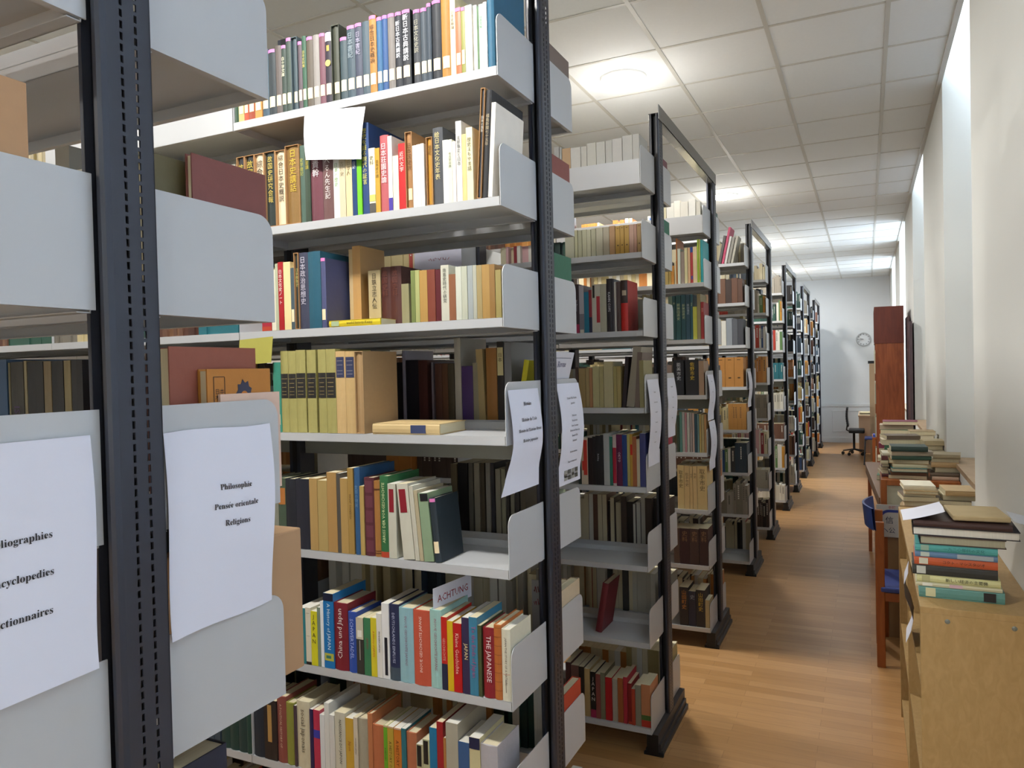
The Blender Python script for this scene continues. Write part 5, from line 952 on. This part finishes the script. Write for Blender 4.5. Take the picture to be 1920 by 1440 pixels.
# ---------------------------------------------------------------- far end furniture
cb = thing('tall_cabinet', 'tall orange brown wooden cabinet standing end on beside the window wall', 'cabinet', (.096, 10.0, 0))
b = MB(); b.box(0, .306, 0, .02, 0, 2.0); b.build('side_panel', BROWNW, cb, bev=.002)
b = MB(); b.box(0, .306, .88, .90, 0, 2.0); b.build('side_panel', BROWNW, cb)
b = MB(); b.box(.298, .306, .02, .88, 0, 2.0); b.build('back_panel', BROWNW, cb)
for z in (.08, .45, .85, 1.25, 1.62, 1.98):
    b = MB(); b.box(.005, .298, .02, .88, z, z+.02); b.build('shelf', BROWNW, cb)
tu = thing('cabinet_top_unit', 'darker mahogany top unit set on the tall orange brown cabinet', 'cabinet', (.088, 9.995, 2.0))
b = MB(); b.box(0, .315, 0, .02, 0, .44); b.build('side_panel', DARKW, tu); b = MB(); b.box(0, .315, .88, .90, 0, .44); b.build('side_panel', DARKW, tu)
b = MB(); b.box(0, .315, .02, .88, .42, .44); b.box(0, .315, .02, .88, 0, .02); b.box(.305, .315, .02, .88, .02, .42); b.build('carcass', DARKW, tu)
ni = 0
for z, n_ in ((.47, 5), (.87, 5), (1.27, 5), (1.64, 4)):
    y_ = 10.03
    for j in range(n_):
        c = ['c8c4a8', 'd8d4c4', '8a9a8a', 'b8a888', 'd0ccb8'][(j+ni) % 5]; w = .03+.008*(j % 2)
        stuff.box(.090-.004*(j % 3), .27, y_, y_+w-.001, z+.0007, z+.24+.02*(j % 3), sm(c)); y_ += w
    ni += 1
bs = thing('beige_bookcase', 'beige tall bookcase beyond the orange brown cabinet', 'bookcase', (.043, 14.9, 0)); BG = mat('b89c7c', .6, .05, 8)
b = MB(); b.box(0, .4, 0, .02, 0, 1.75); b.build('side_panel', BG, bs); b = MB(); b.box(0, .4, .88, .9, 0, 1.75); b.build('side_panel', BG, bs); b = MB(); b.box(.39, .4, .02, .88, 0, 1.75); b.build('back_panel', BG, bs)
for z in (.1, .5, .9, 1.3, 1.73): b = MB(); b.box(0, .39, .02, .88, z, z+.02); b.build('shelf', BG, bs)
b = MB(); b.box(.02, .30, 14.95, 15.2, 1.751, 1.80); o = b.build('black_tray', mat('1c2024', .5)); tag(o, 'flat black tray on top of the beige bookcase', 'tray')
dk = thing('desk', 'beige desk against the far wall corner with papers on top', 'desk', (-.165, 16.05, 0)); BG2 = mat('c0a084', .55, .05, 8)
b = MB(); b.box(0, .60, 0, 1.4, .715, .742); b.build('desk_top', BG2, dk); b = MB(); b.box(.01, .28, .02, .045, 0, .715); b.build('side_panel', BG2, dk); b = MB(); b.box(.01, .28, 1.35, 1.375, 0, .715); b.build('side_panel', BG2, dk); b = MB(); b.box(.56, .58, .045, 1.35, .1, .715); b.build('modesty_panel', BG2, dk)
for i, (c, h_, z) in enumerate((('d0ccb0', .022, .742), ('2c3034', .012, .765), ('c8bc98', .02, .778))):
    b = MB(); b.box(-.15+.01*i, .12, 16.1, 16.4, z+.0003, z+h_); o = b.build('paper_pile', mat(c, .7)); tag(o, '%s pile of papers on the beige desk, %s layer' % (cname(c), ['lowest', 'middle', 'top'][i]), 'papers', 'papers on the beige desk')
oc = thing('office_chair', 'black swivel office chair in front of the beige desk', 'chair', (-.27, 15.80, 0)); OB = mat('17181c', .5, .05)
b = MB()
for i in range(8):
    a0 = i/8; b.box(-.09-.02*math.sin(a0*3), -.055-.02*math.sin(a0*3), -.20, .20, .55+.36*a0, .55+.36*(a0+.125)+.002)
b.build('backrest', OB, oc, bev=.008)
b = MB(); b.box(-.06, .22, -.22, .22, .43, .50); b.build('seat', OB, oc, bev=.02)
b = MB(); b.tube([(-.08, 0, .60), (-.10, 0, .48), (0, 0, .42)], .014); b.tube([(.03, 0, .10), (.03, 0, .43)], .022); b.build('column', OB, oc)
for k in range(5):
    a = 2*math.pi*k/5+.5; b = MB(); b.tube([(.03, 0, .11), (.03+.2*math.cos(a), .2*math.sin(a), .075)], .018, 6, r2=.012); l_ = b.build('leg', OB, oc)
    b = MB(); b.tube([(.03+.2*math.cos(a), .2*math.sin(a)-.02, .03), (.03+.2*math.cos(a), .2*math.sin(a)+.02, .03)], .03, 12); b.build('castor', OB, l_)
for i, (x_, y_, lab) in enumerate(((-.05, 14.25, 'small chair with thin grey legs and blue seat near the beige desk'),)):
    c_ = thing('tube_chair', lab, 'chair', (x_, y_, 0)); G = mat('3a3c40', .35, .03, 10, .7)
    for (a, d_) in ((0, 0), (0, .36), (.36, 0), (.36, .36)): b = MB(); b.tube([(a-.01, d_, 0), (a+.01, d_, .42), (a+.04, d_, .44)], .012); b.build('leg', G, c_)
    b = MB(); b.box(.0, .40, -.02, .38, .44, .47); b.build('seat', SB, c_, bev=.012)
    b = MB(); b.box(.36, .39, .0, .36, .62, .80); b.build('backrest', SB, c_, bev=.01); b = MB(); b.tube([(.37, .02, .44), (.385, .02, .70)], .01); b.tube([(.37, .34, .44), (.385, .34, .70)], .01); b.build('back_support', G, c_)
sd = thing('side_table', 'narrow brown side table before the beige bookcase', 'table', (.062, 12.3, 0))
b = MB(); b.box(0, .38, 0, .6, .63, .655); b.build('table_top', ORANGEW, sd)
for (a, d_) in ((0, 0), (0, .56), (.34, 0), (.34, .56)): b = MB(); b.box(a, a+.04, d_, d_+.04, 0, .63); b.build('leg', ORANGEW, sd)
b = MB(); b.box(.07, .16, 12.35, 12.5, .656, .70); o = b.build('blue_box', mat('3450a8', .5)); tag(o, 'small blue box on the narrow brown side table', 'box')
# dark boards leaning in the niche by the cabinet
for i in range(2):
    b = MB(); b.box(.43, .46, 9.35+.55*i, 9.35+.55*i+.40, 0, 2.22+.08*i); o = b.build('dark_board', mat('4c3c40', .5, .1, 6)); tag(o, 'tall dark board leaning by the window wall, %s the cabinet' % ('nearer than' if i == 0 else 'just before'), 'board', 'dark boards by the window wall')
# clock
ck = thing('wall_clock', 'round white wall clock on the far wall', 'clock', (-.055, YB, 2.28))
b = MB(); b.lathe([(.0001, -.018), (.135, -.018)], (0, 0, 0), 40); f_ = b.build('dial', mat('d4d6d8', .5, .01), ck); f_.rotation_euler = (-math.pi/2, 0, 0); f_.location = (0, -.038, 0)
f_.rotation_euler = (math.pi/2, 0, 0); f_.location = (0, -.012, 0)
b = MB(); b.lathe([(.135, .035), (.145, .038), (.150, .02), (.150, 0)], (0, 0, 0), 40); f_ = b.build('rim', mat('b4b6b8', .4), ck); f_.rotation_euler = (math.pi/2, 0, 0)
b = MB()
for k in range(12):
    a = k*math.pi/6; b.cbox((.112*math.sin(a), -.034, .112*math.cos(a)), .010, .002, .026, 0, 0, ry=a)
b.build('hour_marks', INK, ck)
b = MB(); b.cbox((-.038, -.036, .010), .08, .002, .010, 0, 0, ry=.25); b.build('hour_hand', INK, ck)
b = MB(); b.cbox((-.045, -.038, -.003), .10, .002, .007, 0, 0, ry=-.08); b.build('minute_hand', INK, ck)

so = stuff.build('shelved_books', SM); tag(so, 'mass of closely packed books filling the other shelves of all the racks', 'books', kind='stuff')
print('BOOKS', NBOOK[0], 'OBJ', len(bpy.data.objects))
